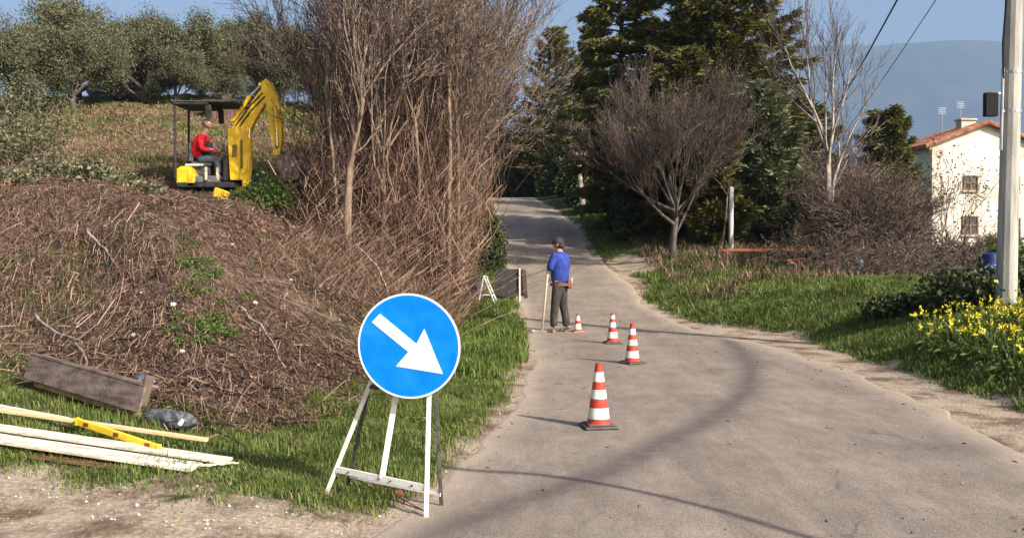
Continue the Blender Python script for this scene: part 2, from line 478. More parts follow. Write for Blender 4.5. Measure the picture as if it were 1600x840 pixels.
def polydist(px, py, pts):
    best = np.full(px.shape, 1e9)
    for (x0, y0), (x1, y1) in zip(pts[:-1], pts[1:]):
        dx, dy = x1 - x0, y1 - y0
        t = np.clip(((px - x0) * dx + (py - y0) * dy) / (dx * dx + dy * dy), 0, 1)
        best = np.minimum(best, np.hypot(px - x0 - t * dx, py - y0 - t * dy))
    return best
mark = [(3.9, 18.2), (3.66, 16.5), (3.4, 14.2), (3.15, 12.6), (2.84, 11.4), (2.5, 10.2), (2.0, 9.0), (1.55, 8.1), (1.2, 7.5), (.65, 6.5), (0, 5.65), (-.5, 5.0), (-1, 4.4)]
dm = polydist(RX, RYY, mark)
w1 = np.exp(-(dm / .15) ** 2) * .95 + np.exp(-(dm / .3) ** 2) * .15
w1 = np.maximum(w1, np.exp(-(((RX - 3.45) / .7) ** 2 + ((RYY - 7.25) / .35) ** 2) * 1.2) * .75)
w1 = np.maximum(w1, np.exp(-(((RX - 4.1) / .5) ** 2 + ((RYY - 6.6) / .35) ** 2) * 1.2) * .6)
w1 = np.maximum(w1, np.exp(-(polydist(RX, RYY, [(3.6, 16.2), (3.9, 11), (4.2, 8.6)]) / .06) ** 2) * .3)
w2 = np.exp(-(edge / .22) ** 2) * .85
ca = road.data.color_attributes.new('wear', 'FLOAT_COLOR', 'POINT')
ca.data.foreach_set('color', np.stack([w1, w2, w1 * 0, w1 * 0 + 1], -1).astype(np.float32).ravel())
tag(road, 'narrow worn asphalt road climbing away', kind='structure')

# ---- far mountain range in the haze
mx = np.linspace(-2500, 9500, 160); my = np.linspace(5200, 8600, 40)
MX, MY = np.meshgrid(mx, my)
prof = np.interp(MX, [-2500, 0, 1500, 5000, 9500], [300, 700, 1330, 1400, 1420])
ramp_ = np.clip((MY - 5200) / 1300, 0, 1)
MZ = -260 + (prof + 260) * np.sin(ramp_ * math.pi / 2) * (1 - .3 * np.clip((MY - 6800) / 1800, 0, 1)) + 60 * vnoise(MX, MY, 500, 6) * ramp_ + 25 * vnoise(MX, MY, 160, 7) * ramp_
hills = grid_obj(MX, MY, MZ, 'hills', mat('forested_hills', (.02, .035, .03), (.05, .065, .05), .95, .004))
tag(hills, 'long blue hazy mountain ridge on the horizon', kind='structure')

# ------------------------------------------------------------------ buildings far side
def house():
    t = empty('house', (26.05, 60, -1.6), R(4), 'cream rendered two storey house with terracotta tiled roof behind the grey pole', 'house')
    W, D, E, RH = 7.2, 5.0, 9.65, 1.35     # gable width, depth, eave height above base, rise
    wall = mat('cream_render', (.58, .52, .44), (.80, .75, .67), .9, .7, bump=.2)
    b = MB()
    gable = [(0, 0), (W, 0), (W, E), (W / 2, E + RH), (0, E)]
    M4 = Matrix(((1, 0, 0, 0), (0, 0, 1, 0), (0, 1, 0, 0), (0, 0, 0, 1)))
    b.prism(gable, D, M4)
    b.build('wall', wall, t)
    tile = mat('terracotta_tiles', (.16, .055, .03), (.27, .105, .06), .85, 3, c3=(.36, .18, .11), bump=.5)
    b = MB()
    ov = .45; th = .16
    for s in (0, 1):
        sl = RH / (W / 2)
        ax = -ov if s == 0 else W + ov; az = E - ov * sl + .02
        rx, rz = W / 2, E + RH + .02
        b.raw([(ax, -ov, az), (rx, -ov, rz), (rx, D + ov, rz), (ax, D + ov, az), (ax, -ov, az + th), (rx, -ov, rz + th), (rx, D + ov, rz + th), (ax, D + ov, az + th)],
              [(3, 2, 1, 0), (4, 5, 6, 7), (0, 1, 5, 4), (2, 3, 7, 6), (3, 0, 4, 7), (1, 2, 6, 5)])
        # rows of barrel tiles running down the slope
        n = 34
        yy = np.linspace(-ov + .1, D + ov - .1, n)
        for yv in yy:
            b.tube([(ax, yv, az + th), ((ax + rx) / 2, yv, (az + rz) / 2 + th), (rx, yv, rz + th)], .085, 6, caps=True)
    roof = b.build('roof', tile, t)
    b = MB(); b.box((W / 2 - .4, 1.6, E + RH + .1), (.95, .7, .75), bev=.03); b.box((W / 2 - .4, 1.6, E + RH + .50), (1.1, .9, .1))
    b.build('chimney', mat('chimney_render', (.5, .38, .3), (.6, .5, .42), .9, 3), roof)
    b = MB()
    for x0, h in ((W / 2 - 1.1, 1.5), (W / 2 + .15, 1.9)):
        b.tube([(x0, 3.2, E + RH - .5), (x0, 3.2, E + RH + h)], .018, 5)
        for k in range(4): b.bar((x0 - .25, 3.2, E + RH + h - .12 * k), (x0 + .25, 3.2, E + RH + h - .12 * k), .014, .014)
    b.build('antenna', mat('antenna_metal', (.6, .6, .62), metal=.5, rough=.4), roof)
    fr = mat('window_frame_brown', (.16, .10, .07), (.22, .15, .10), .7, 8)
    gl = mat('window_glass', (.06, .07, .08), rough=.1, spec=.6)
    st = mat('stone_surround', (.5, .42, .34), (.6, .52, .44), .9, 5)
    for wx, wz, ww, wh in ((2.65, 7.35, .85, .85), (2.65, 4.7, .95, 1.1), (5.4, 7.3, .85, .85), (5.4, 4.6, .95, 1.1)):
        b = MB()
        for dx in (-ww / 2, 0, ww / 2): b.box((wx + dx, -.03, wz), (.09, .1, wh), bev=.01)
        for dz in (-wh / 2, 0, wh / 2): b.box((wx, -.034, wz + dz), (ww + .09, .1, .09), bev=.01)
        w = b.build('window', fr, t)
        b = MB(); b.box((wx, -.012, wz), (ww, .03, wh)); b.build('pane', gl, w)
        b = MB(); b.box((wx, -.08, wz - wh / 2 - .09), (ww + .3, .2, .08)); b.build('sill', st, w)
    b = MB(); b.box((-.02, 4, 7.2), (.05, .9, 1.2)); b.build('shutter', fr, t)
    b = MB(); b.tube([(-.35, -.35, E - .12), (-.35, D + .35, E - .12)], .07, 6); b.tube([(.08, -.08, E - .2), (.08, -.08, 0)], .05, 6)
    b.build('gutter', mat('gutter_copper', (.2, .13, .1), metal=.3, rough=.6), t)
house()

def shed():
    x, y = -10.6, 36.5
    t = empty('field_shed', (x, y, Hs(x, y) - .05), R(8), 'low rust brown shed with a flat dark roof at the field edge', 'shed')
    b = MB(); b.box((0, 0, .25), (1.5, 1.4, .75), bev=.02)
    for k in range(12): b.box((-.7 + k * .127, -.71, .25), (.03, .03, .7))
    b.build('wall', mat('rusty_sheet', (.09, .045, .04), (.16, .09, .08), .85, 5), t)
    b = MB(); b.box((-.05, 0, .67), (1.9, 1.7, .08), bev=.02); b.build('roof', mat('dark_sheet', (.03, .03, .035), rough=.7), t)
shed()

# ------------------------------------------------------------------ utility poles and cables
def utility_pole():
    x, y = 7.0, 13.6; z = Hs(x, y)
    t = empty('utility_pole', (x, y, z), 0, 'thick pale grey concrete utility pole rising from the right bank', 'utility pole')
    conc = mat('pole_concrete', (.24, .24, .225), (.34, .335, .31), .8, 9, c3=(.43, .42, .39), stretch=(1, 1, .12), bump=.25)
    b = MB(); b.tube([(0, 0, -.3), (.028, 0, 1.5), (.075, 0, 4.2), (.125, 0, 7.0)], [.145, .135, .120, .108], 12, phase=.26)
    b.build('shaft', conc, t)
    gal = mat('galvanised_metal', (.33, .34, .35), (.45, .46, .47), .45, 6, metal=.7)
    dk = mat('black_plastic', (.01, .01, .012), rough=.8, spec=.2)
    for zz in (2.75, 3.3): 
        b = MB(); b.tube([(.02 + .013 * zz, 0, zz - .02), (.02 + .013 * zz, 0, zz + .02)], .142 - .004 * zz, 16); b.build('clamp_band', gal, t)
    b = MB(); b.tube([(-.12, -.06, 2.2), (-.10, -.06, 3.35)], .022, 8); b.bar((-.1, -.06, 2.75), (.0, -.02, 2.75), .03, .03); b.bar((-.13, -.06, 3.0), (-.25, -.06, 3.0), .025, .025)
    b.build('bracket', gal, t)
    b = MB(); b.box((-.27, -.06, 2.84), (.17, .10, .33), bev=.004)
    b.build('equipment_box', dk, t)
    b = MB(); b.tube([(.01, -.1, 6.6), (-.015, -.12, 5.2), (-.085, -.11, 4.3), (-.115, -.08, 3.7), (-.1, -.07, 3.2)], .014, 6); b.build('down_cable', dk, t)
    b = MB(); b.bar((-.4, 0, 6.5), (.6, 0, 6.5), .07, .07); 
    for xx in (-.3, .5): b.tube([(xx, 0, 6.53), (xx, 0, 6.7)], [.045, .03], 8)
    b.build('crossarm', gal, t)
utility_pole()
def far_pole():
    x, y = 18.6, 62; z = Hs(x, y)
    t = empty('utility_pole', (x, y, z), 0, 'distant timber utility pole among the bare shrubs', 'utility pole')
    b = MB(); b.tube([(0, 0, -.3), (0, 0, 6.6 - z)], [.14, .09], 8); b.build('shaft', M['bark'], t)
    b = MB(); b.bar((-.6, 0, 6.3 - z), (.6, 0, 6.3 - z), .1, .1); b.build('crossarm', M['bark'], t)
    return z
far_pole()
def cable(name, a, b_, sag, r, label, n=24):
    a, b_ = Vector(a), Vector(b_)
    pts = []
    for i in range(n + 1):
        t = i / n; p = a.lerp(b_, t); p.z -= sag * 4 * t * (1 - t); pts.append(p)
    b = MB(); b.tube(pts, r, 6)
    return tag(b.build(name, M_cable), label, 'cable')
M_cable = mat('cable_rubber', (.012, .012, .016), rough=.5)
pz = Hs(7.0, 13.6)
cable('overhead_cable', (6.7, 13.6, pz + 6.7), (18.1, 62, 6.3), .35, .022, 'thick black overhead cable, the upper left one of two sloping down to the trees')
cable('overhead_cable', (7.5, 13.6, pz + 6.7), (19.1, 62, 6.35), .42, .011, 'thin overhead cable, the right hand one of two sloping down beside the thick one')
# low cable above the road, outside the picture; only its shadow is seen
off = Vector((SUN_X, SUN_Y, 0)) / math.tan(R(SUN_ELEV))
hgt = 3.6
sh = [(-3, 9.6, 8.0), (-1.9, 8.1, 6.4), (-1.1, 7.2, 5.0), (-.42, 6.6, 4.0), (.13, 6.42, 3.7), (.61, 6.12, 3.6), (1.12, 5.6, 3.6), (1.53, 5.02, 3.6), (2.2, 4.1, 3.6), (5.2, .8, 3.7)]
spts = []
for i in range(len(sh) - 1):
    p0, p1, p2, p3 = (Vector(sh[max(0, min(len(sh) - 1, i + k))]) for k in (-1, 0, 1, 2))
    for s in range(6):
        u = s / 6
        spts.append(.5 * ((2 * p1) + (p2 - p0) * u + (2 * p0 - 5 * p1 + 4 * p2 - p3) * u * u + (3 * p1 - p0 - 3 * p2 + p3) * u ** 3))
b = MB(); b.tube([Vector((p.x, p.y, 0)) + off * p.z + Vector((0, 0, p.z)) for p in spts], .033, 6)
tag(b.build('slack_cable', M_cable), 'slack black cable hanging low across the lane, casting a thin curved shadow', 'cable')

# ------------------------------------------------------------------ trees
def grow(rng, S, tips, p, d, L, r, depth, P):
    n = P.get('seg', 5); st = L / n; pts = [p]; dirs = [d]; rads = [r]
    w = P.get('wander', .18); up = P.get('up', .1)
    tp = P.get('taper', .55)
    for i in range(n):
        d = (d + Vector((rng.gauss(0, w), rng.gauss(0, w), rng.gauss(0, w))) + Vector((0, 0, up))).normalized()
        q = p + d * st
        r2 = r * (1 - (1 - tp) * (i + 1) / n)
        S.append((p, q, rads[-1], r2)); p = q; pts.append(p); dirs.append(d); rads.append(r2)
    if depth == 0:
        tips.append((p, d)); return
    k = P['kids'][-depth]
    t0 = P.get('start', .3)
    for j in range(k):
        t = t0 + (1 - t0) * (j + rng.random()) / k
        i = min(n, max(1, round(t * n)))
        a = rng.uniform(*P['ang']) ; az = rng.random() * 2 * math.pi
        dd = dirs[i]; u = dd.orthogonal().normalized(); v = dd.cross(u)
        nd = dd * math.cos(a) + (u * math.cos(az) + v * math.sin(az)) * math.sin(a)
        grow(rng, S, tips, pts[i], nd, L * rng.uniform(*P['ratio']), rads[i] * P.get('rr', .6), depth - 1, P)
    grow(rng, S, tips, p, d, L * rng.uniform(*P['ratio']), rads[-1] * .9, depth - 1, P)

def split_segs(S, rmin, thick):
    return [s for s in S if (s[2] >= rmin) == thick]
def put(b, S, n, rfloor=0.0):
    if S:
        b.segs([tuple(s[0]) for s in S], [tuple(s[1]) for s in S], [max(s[2], rfloor) for s in S], [max(s[3], rfloor * .8) for s in S], n)

def bare_tree(seed, name, loc, label, h_trunk, r0, L1, P, barkm, twigm, lean=(0, 0), depth=4, limbs=5, limb_ang=(.25, .6), group=None, rfloor=.004, extra=None, cat='tree'):
    rng = random.Random(seed)
    t = empty(name, loc, 0, label, cat, group)
    S = []; tips = []
    p = Vector((0, 0, -.2)); d = Vector((lean[0], lean[1], 1)).normalized(); n = 8; r = r0
    tr = [p.copy()]; rr = [r * 1.25]
    for i in range(n):
        d = (d + Vector((rng.gauss(0, .05), rng.gauss(0, .05), .05))).normalized(); p = p + d * (h_trunk + .2) / n
        r = r0 * (1 - .35 * (i + 1) / n); tr.append(p.copy()); rr.append(r)
    for j in range(limbs):
        i = n if j < limbs * .6 else rng.randint(int(n * .55), n)
        a = rng.uniform(*limb_ang); az = 2 * math.pi * (j + rng.random() * .6) / limbs * 1.0 + (1.3 if extra else 0)
        nd = Vector((math.sin(a) * math.cos(az), math.sin(a) * math.sin(az), math.cos(a)))
        grow(rng, S, tips, tr[i], nd, L1 * rng.uniform(.8, 1.15), rr[i] * rng.uniform(.45, .62), depth, P)
    b = MB(); b.tube(tr, rr, 10)
    put(b, split_segs(S, r0 * .16, True), 6)
    b.build('trunk', barkm, t, smooth=True)
    b = MB(); put(b, split_segs(S, r0 * .16, False), 3, rfloor); b.build('crown', twigm, t)
    return t

# bare white-stemmed tree right of the conifers
PV = dict(kids=[4, 5, 5, 4], ang=(.3, .6), ratio=(.42, .66), wander=.08, up=.05, seg=5, rr=.55)
x, y = 8.75, 26.2
bare_tree(11, 'bare_tree', (x, y, Hs(x, y)), 'tall bare tree with a pale mottled trunk standing left of the house', 3.0, .115, 2.35,
          dict(kids=[4, 4, 4], ang=(.3, .62), ratio=(.42, .66), wander=.08, up=.07, seg=6, rr=.55), M['bark_pale'], M['twig_pale'], limbs=6, limb_ang=(.1, .36), depth=3, rfloor=.006)
# dark vase shaped bare tree in front of the conifers
x, y = 4.72, 28.2
bare_tree(5, 'bare_tree', (x, y, Hs(x, y)), 'dark bare tree with a dense fan of fine twigs in front of the conifers', 1.45, .12, 1.9,
          dict(kids=[3, 5, 5, 5], ang=(.25, .62), ratio=(.5, .75), wander=.08, up=.09, seg=5, rr=.5), M['bark_dark'], M['twig_dark'], limbs=10, limb_ang=(.2, 1.3), depth=4, rfloor=.005)
# leaning pale trunk further up the lane
x, y = 3.35, 44
bare_tree(8, 'bare_tree', (x, y, Hs(x, y) - .1), 'small leaning bare tree with a whitish trunk beside the upper lane', 2.2, .16, 1.6,
          dict(kids=[3, 4, 4], ang=(.3, .7), ratio=(.5, .7), wander=.12, up=.05, seg=5, rr=.5), M['bark_pale'], M['twig_dark'], lean=(-.22, 0), limbs=4, depth=3, rfloor=.008)

# thicket of bare trees over the bank on the left
PT = dict(kids=[3, 4, 4, 3], ang=(.2, .7), ratio=(.45, .75), wander=.13, up=.07, seg=5, rr=.56)
spots = [(-3.02, 18.0, 3.1, .085, (-.01, 0), 'straight grey trunk at the left front of the thicket', 'bark'),
         (-2.55, 19.0, 2.2, .07, (.05, 0), 'thin brown tree just right of the straight grey trunk in the thicket', 'bark'),
         (-2.2, 21.5, 2.6, .12, (-.1, 0), 'stout brown tree in the middle of the bank thicket', 'bark_dark'),
         (-1.75, 20.0, 2.0, .085, (.2, -.05), 'brown tree leaning toward the lane in the thicket above the blue sign', 'bark'),
         (-1.35, 22.6, 2.4, .10, (.28, 0), 'tree at the lane side of the thicket with boughs over the road', 'bark_dark'),
         (-3.2, 24.5, 2.6, .12, (-.12, 0), 'bare tree deep in the thicket behind the grey trunk', 'bark_dark'),
         (-4.1, 23.8, 2.2, .07, (-.14, 0), 'bare spreading tree at the left edge of the thicket beside the digger arm', 'bark_dark'),
         (-1.7, 27.0, 2.6, .11, (.3, 0), 'bare tree at the rear of the thicket along the lane', 'bark'),
         (-2.9, 28.5, 2.8, .11, (0, 0), 'rear bare tree seen through the top of the thicket', 'bark_dark')]
for k, (x, y, ht, r0, ln, lab, bk) in enumerate(spots):
    if k == 0: lab = 'bare tree with a ' + lab
    bare_tree(40 + k, 'bare_tree', (x, y, Hs(x, y)), lab, ht, r0, 1.9 if k == 6 else (1.7 if k in (5, 0) else 2.4), PT, M[bk], M['twig_brown'], lean=ln, limbs=8 if k else 6, limb_ang=(.1, .72) if k else (.1, .45), depth=4 if k else 3, group='bare trees of the bank thicket', rfloor=.0055)

rs = random.Random(17)
for k in range(24):
    x, y = rs.uniform(-3.6, -1.1), rs.uniform(18.6, 24.5)
    bare_tree(600 + k, 'bare_sapling', cz(x, y), 'tall thin upright sapling stem among the dead climbers of the bank thicket', rs.uniform(3.2, 5.2), rs.uniform(.03, .06), 1.5,
              dict(kids=[3, 3], ang=(.2, .5), ratio=(.45, .7), wander=.1, up=.1, seg=5, rr=.55), M['bark'], M['twig_pale'], lean=(rs.gauss(.02, .1), rs.gauss(0, .06)), limbs=4, limb_ang=(.1, .45), depth=2, group='upright saplings of the bank thicket', rfloor=.006, cat='sapling')
# dead climbers: near vertical strands and hanging curtains wrapped through the thicket
rg = np.random.default_rng(3)
def strands(n, xr, yr, top, rg, hang=False, r=(.004, .010), seg=7, wob=.06, leanx=0.0):
    x = rg.uniform(*xr, n); y = rg.uniform(*yr, n)
    g = H(x, y)
    ztop = g + rg.uniform(top[0], top[1], n)
    zb = g - .05 if not hang else g + rg.uniform(top[0] * .15, top[0], n)
    P = np.zeros((n, seg + 1, 3)); P[:, 0] = np.stack([x, y, zb], 1)
    drift = rg.normal(0, .16, (n, 2)); drift[:, 0] += leanx
    for i in range(1, seg + 1):
        f = i / seg
        P[:, i, 0] = x + drift[:, 0] * f * (ztop - zb) + rg.normal(0, wob, n)
        P[:, i, 1] = y + drift[:, 1] * f * (ztop - zb) + rg.normal(0, wob, n)
        P[:, i, 2] = zb + (ztop - zb) * f
    rad = rg.uniform(*r, n)
    return P, rad
def put_poly(b, P, rad, n=3, taper=.5):
    s = P.shape[1] - 1
    for i in range(s):
        a = 1 - (1 - taper) * i / s; c = 1 - (1 - taper) * (i + 1) / s
        b.segs(P[:, i], P[:, i + 1], rad * a, rad * c, n)
b = MB()
for n, xr, yr, top, hang, lx_ in ((600, (-4.1, -1.0), (18.5, 21.0), (.6, 2.4), False, .02), (300, (-3.8, -.95), (19.2, 23.5), (1.5, 5.2), False, .0), (380, (-2.0, -.8), (20, 27), (2.6, 5.4), True, .02), (480, (-3.8, -1.0), (19.5, 25), (2.2, 6.2), True, .0),
                             (300, (-5.0, -3.0), (21, 26), (1.0, 4.2), False, -.1), (260, (-2.6, -1.1), (18.4, 20), (1.2, 4.2), False, .06), (500, (-2.2, -1.0), (26, 33), (.8, 4.0), False, .05)):
    P, rad = strands(n, xr, yr, top, rg, hang, leanx=lx_, wob=.13, r=(.004, .013))
    put_poly(b, P, rad)
# tangled horizontal twigs
n = 3600
x = rg.uniform(-4.4, -.9, n); y = rg.uniform(18.4, 29, n); z = H(x, y) + rg.uniform(.05, 1, n) ** 1.3 * 4.8
P = np.zeros((n, 4, 3)); P[:, 0] = np.stack([x, y, z], 1); d = rg.normal(size=(n, 3)); d[:, 2] = np.abs(d[:, 2]) * .9; d = nrm(d)
L = rg.uniform(.15, .6, n)
for i in range(1, 4): P[:, i] = P[:, i - 1] + d * (L / 3)[:, None] + rg.normal(0, .03, (n, 3))
put_poly(b, P, rg.uniform(.003, .007, n))
tag(b.build('dead_climbers', M['vine']), 'tangle of brown dead climbers and shoots through the bank thicket', 'climber', kind='stuff')

# ---- olives
def olive(seed, name='olive_tree', loc=(0, 0, 0), label=None, h=3.6, w=2.0, nl=15000, leaf='olive'):
    rng = random.Random(seed); r_ = np.random.default_rng(seed)
    t = empty(name, loc, 0, label, 'tree', 'olive trees along the top of the field')
    S = []; tips = []
    p = Vector((0, 0, -.2)); tr = [p]; rad = [.24]
    for i in range(4): p = p + Vector((rng.gauss(0, .06), rng.gauss(0, .06), .24)); tr.append(p); rad.append(.2 - .02 * i)
    P = dict(kids=[3, 4, 4], ang=(.35, .85), ratio=(.5, .75), wander=.14, up=.06, seg=4, rr=.6)
    for j in range(5):
        a = rng.uniform(.35, 1.25); az = j * 1.2566 + rng.random()
        grow(rng, S, tips, tr[-1 - (j % 3)], Vector((math.sin(a) * math.cos(az), math.sin(a) * math.sin(az), math.cos(a))), h * .33, .085, 3, P)
    b = MB(); b.tube(tr, rad, 9); put(b, S, 4, .006); b.build('trunk', M['bark_dark'], t)
    T = np.array([tuple(q[0]) for q in tips])
    T = T[r_.random(len(T)) < .8]
    c = T[r_.integers(0, len(T), nl)] + r_.normal(0, .22, (nl, 3)) * np.array([1, 1, .9])
    d = r_.normal(size=(nl, 3)); d[:, 2] += .4
    b = MB(); b.cards(c, d, r_.uniform(.09, .2, nl), r_.uniform(.03, .055, nl), r_); b.build('crown', M[leaf], t)
    return t
ol = [(-15.3, 40, 1.0, 'large olive tree right of the grey blue mound'), (-12.6, 42.5, 1.0, 'broad olive tree left of the digger at the field top'),
      (-18.6, 41, 1.15, 'tall olive tree nearest the top left corner'), (-10.4, 43.5, .95, 'olive tree directly above the digger canopy'),
      (-8.0, 45, .85, 'olive tree right of the field shed, against the sky'), (-5.6, 46, .8, 'olive tree partly screened by the bare thicket'),
      (-16.9, 45.5, 1.05, 'olive tree in the second row behind the left ones'), (-13.9, 47.5, 1.05, 'back row olive tree showing over the middle of the row'),
      (-21.5, 47, 1.3, 'distant olive tree behind the top left corner one'), (-19.3, 49, 1.25, 'back row olive tree on the left of the hilltop'), (-9.6, 49.5, .95, 'back row olive tree to the right of the hilltop'),
      (-17.2, 33.5, .9, 'nearest olive tree, its crown filling the left edge of the picture'), (-11.4, 46.8, 1.0, 'back row olive tree between the digger canopy and the broad one'),
      (-16.2, 35.5, .8, 'smaller olive tree in front of the left ones'), (-13.4, 38.5, .62, 'low olive bush in front of the broad tree'), (-7.0, 48.5, .9, 'olive tree deep behind the digger arm'), (-12.0, 40.2, .6, 'low bushy olive just left of the digger canopy')]
ol_src = [olive(100 + k, loc=(ol[k][0], ol[k][1], Hs(ol[k][0], ol[k][1])), label=ol[k][3], h=5.0, nl=34000) for k in range(4)]
bpy.context.view_layer.update()
for k, (x, y, s, lab) in enumerate(ol):
    s *= .86
    if k < 4: ol_src[k].scale = (s,) * 3; ol_src[k].location.z = Hs(x, y)
    else:
        src = ol_src[k % 4]; copy_tree(src, children(src), (x, y, Hs(x, y)), k * 1.9, s, lab)

# ---- conifers
def conifer(seed, loc, h, rad, label, leaf='conifer', nb=150, per=170, droop=.25, base=.03, shape=.75, size=(.14, .36), cat='tree', name='conifer_tree', group='conifers along the right of the lane', trunk_r=None, up0=.35):
    rng = random.Random(seed); r_ = np.random.default_rng(seed)
    t = empty(name, loc, rng.random() * 6, label, cat, group)
    b = MB(); tr = trunk_r or h * .018
    b.tube([(0, 0, -.3), (.03, 0, h * .5), (0, .02, h * .98)], [tr, tr * .6, .02], 8)
    B = MB(); C = []; D = []
    for k in range(nb):
        f = base + (1 - base) * (k + rng.random()) / nb
        z = h * f; az = k * 2.39996 + rng.uniform(-.5, .5)
        prof = min(1.0, (1 - f) ** shape * 1.05) * (.35 + .65 * min(1, f / .18))
        L = rad * prof * rng.uniform(.6, 1.18) + .15
        e = up0 * (f) + rng.gauss(0, .12)
        pts = []; m = 6
        p = np.array([0, 0, z]); pts.append(p)
        for i in range(m):
            s = (i + 1) / m
            el = e + .25 - droop * 2.0 * s + (.45 * s * s)
            azz = az + rng.gauss(0, .08)
            p = p + np.array([math.cos(el) * math.cos(azz), math.cos(el) * math.sin(azz), math.sin(el)]) * L / m
            pts.append(p)
        pts = np.array(pts)
        b.segs(pts[:-1], pts[1:], np.linspace(.035, .012, m) * h / 9, np.linspace(.03, .006, m) * h / 9, 4)
        n = int(per * 2.0 * (.35 + L / rad))
        u = r_.uniform(.12, 1, n) ** .75 * m; i = np.minimum(u.astype(int), m - 1); fr = (u - i)[:, None]
        base_p = pts[i] * (1 - fr) + pts[i + 1] * fr
        dirb = nrm(pts[i + 1] - pts[i])
        side = nrm(np.cross(dirb, [0, 0, 1])) * np.sign(r_.normal(size=(n, 1)))
        wspread = .30 * L * (1.05 - u / m)[:, None] * np.abs(r_.random((n, 1)))
        c = base_p + side * wspread + dirb * wspread * .6 + r_.normal(0, .05, (n, 3)) - np.array([0, 0, 1]) * (wspread * .25 + r_.random((n, 1)) * .12 * droop * 3)
        C.append(c); D.append(dirb * .9 + side * r_.uniform(.2, 1, (n, 1)) + r_.normal(0, .28, (n, 3)) - np.array([0, 0, droop * .8]))
    b.build('trunk', M['bark_dark'], t)
    C = np.concatenate(C); D = np.concatenate(D); n = len(C)
    B.cards(C, D, r_.uniform(*size, n), r_.uniform(.04, .09, n), r_, droop=.1)
    B.build('crown', M[leaf], t)
    return t
conifer(1, cz(7.7, 35), 11.6, 3.9, 'tallest dark green conifer with long drooping boughs, its right side against the sky', nb=230, per=230, shape=.55, base=.0)
conifer(2, cz(4.2, 37.2), 11.6, 2.7, 'olive green conifer behind the dark bare tree, left of the tallest', 'conifer_yellow', nb=160, per=190, shape=.6, droop=.4)
conifer(3, cz(5.6, 66), 12.5, 3.0, 'narrow dark conifer at the left end of the group', nb=130, per=150, shape=.7)
conifer(4, cz(5.9, 32.4), 6.2, 2.2, 'low dark spreading conifer behind the trunk of the fan shaped bare tree', nb=110, per=190, shape=.55, base=.0)
conifer(5, cz(8.0, 31.0), 5.0, 1.8, 'blue grey bushy conifer at the right end of the group', 'conifer_grey', nb=110, per=170, shape=.5, base=0.0, droop=.1)
conifer(6, cz(10.2, 35.5), 5.6, 2.2, 'grey green conifer behind the blue grey one', 'conifer_grey', nb=110, per=150, shape=.5, base=0.0)
conifer(7, cz(6.4, 30.4), 3.2, 1.5, 'small yellowish green bush at the foot of the conifers', 'conifer_yellow', nb=60, per=150, shape=.45, base=0.0, droop=.1)
conifer(10, cz(8.6, 47), 10, 3.0, 'dark conifer further up the lane, shading its right edge', nb=110, per=150, shape=.5)
conifer(12, cz(2.9, 63), 10.5, 3.2, 'tall dark conifer rising behind the bend, left of the group', nb=130, per=170, shape=.5, base=.0)
conifer(13, cz(-2.0, 70), 11.5, 3.8, 'dark conifer behind the bend at the end of the lane', nb=130, per=170, shape=.5, base=.0)
conifer(8, (17.9, 46, Hs(17.9, 46)), 7.9, 1.75, 'round topped green tree left of the tiled roof', 'conifer_yellow', nb=110, per=140, shape=.32, base=.35, group='trees round the house')

def bush(seed, name, loc, rx, ry_, rz, n, leaf, label, size=(.05, .12), wid=(.03, .06), twig='twig_dark', group=None, kind=None, cat='bush', stems=40, shell=.45, rz0=0):
    r_ = np.random.default_rng(seed)
    t = empty(name, loc, rz0, label, cat, group)
    a = r_.normal(size=(stems, 3)); a[:, 2] = np.abs(a[:, 2]) + .5; a = nrm(a)
    end = a * np.array([rx, ry_, rz]) * r_.uniform(.6, 1, (stems, 1))
    b = MB(); st = np.zeros((stems, 3)); st[:, :2] = r_.normal(0, .15, (stems, 2)) * rx; st[:, 2] = -.1
    mid = (st + end) / 2 + r_.normal(0, .08, (stems, 3))
    b.segs(st, mid, np.full(stems, .014), np.full(stems, .01), 4); b.segs(mid, end, np.full(stems, .01), np.full(stems, .004), 4)
    b.build('stems', M[twig], t)
    cl = 26; cc = nrm(r_.normal(size=(cl, 3)) + np.array([0, 0, .3])) * r_.uniform(.45, .95, (cl, 1)); cc[:, 2] = np.abs(cc[:, 2])
    c = cc[r_.integers(0, cl, n)] + r_.normal(0, .21, (n, 3)); c[:, 2] = np.abs(c[:, 2])
    c = c * np.array([rx, ry_, rz])
    d = r_.normal(size=(n, 3)); d[:, 2] += .3
    b = MB(); b.cards(c, d, r_.uniform(*size, n), r_.uniform(*wid, n), r_, droop=.2); b.build('foliage', M[leaf], t)
    return t
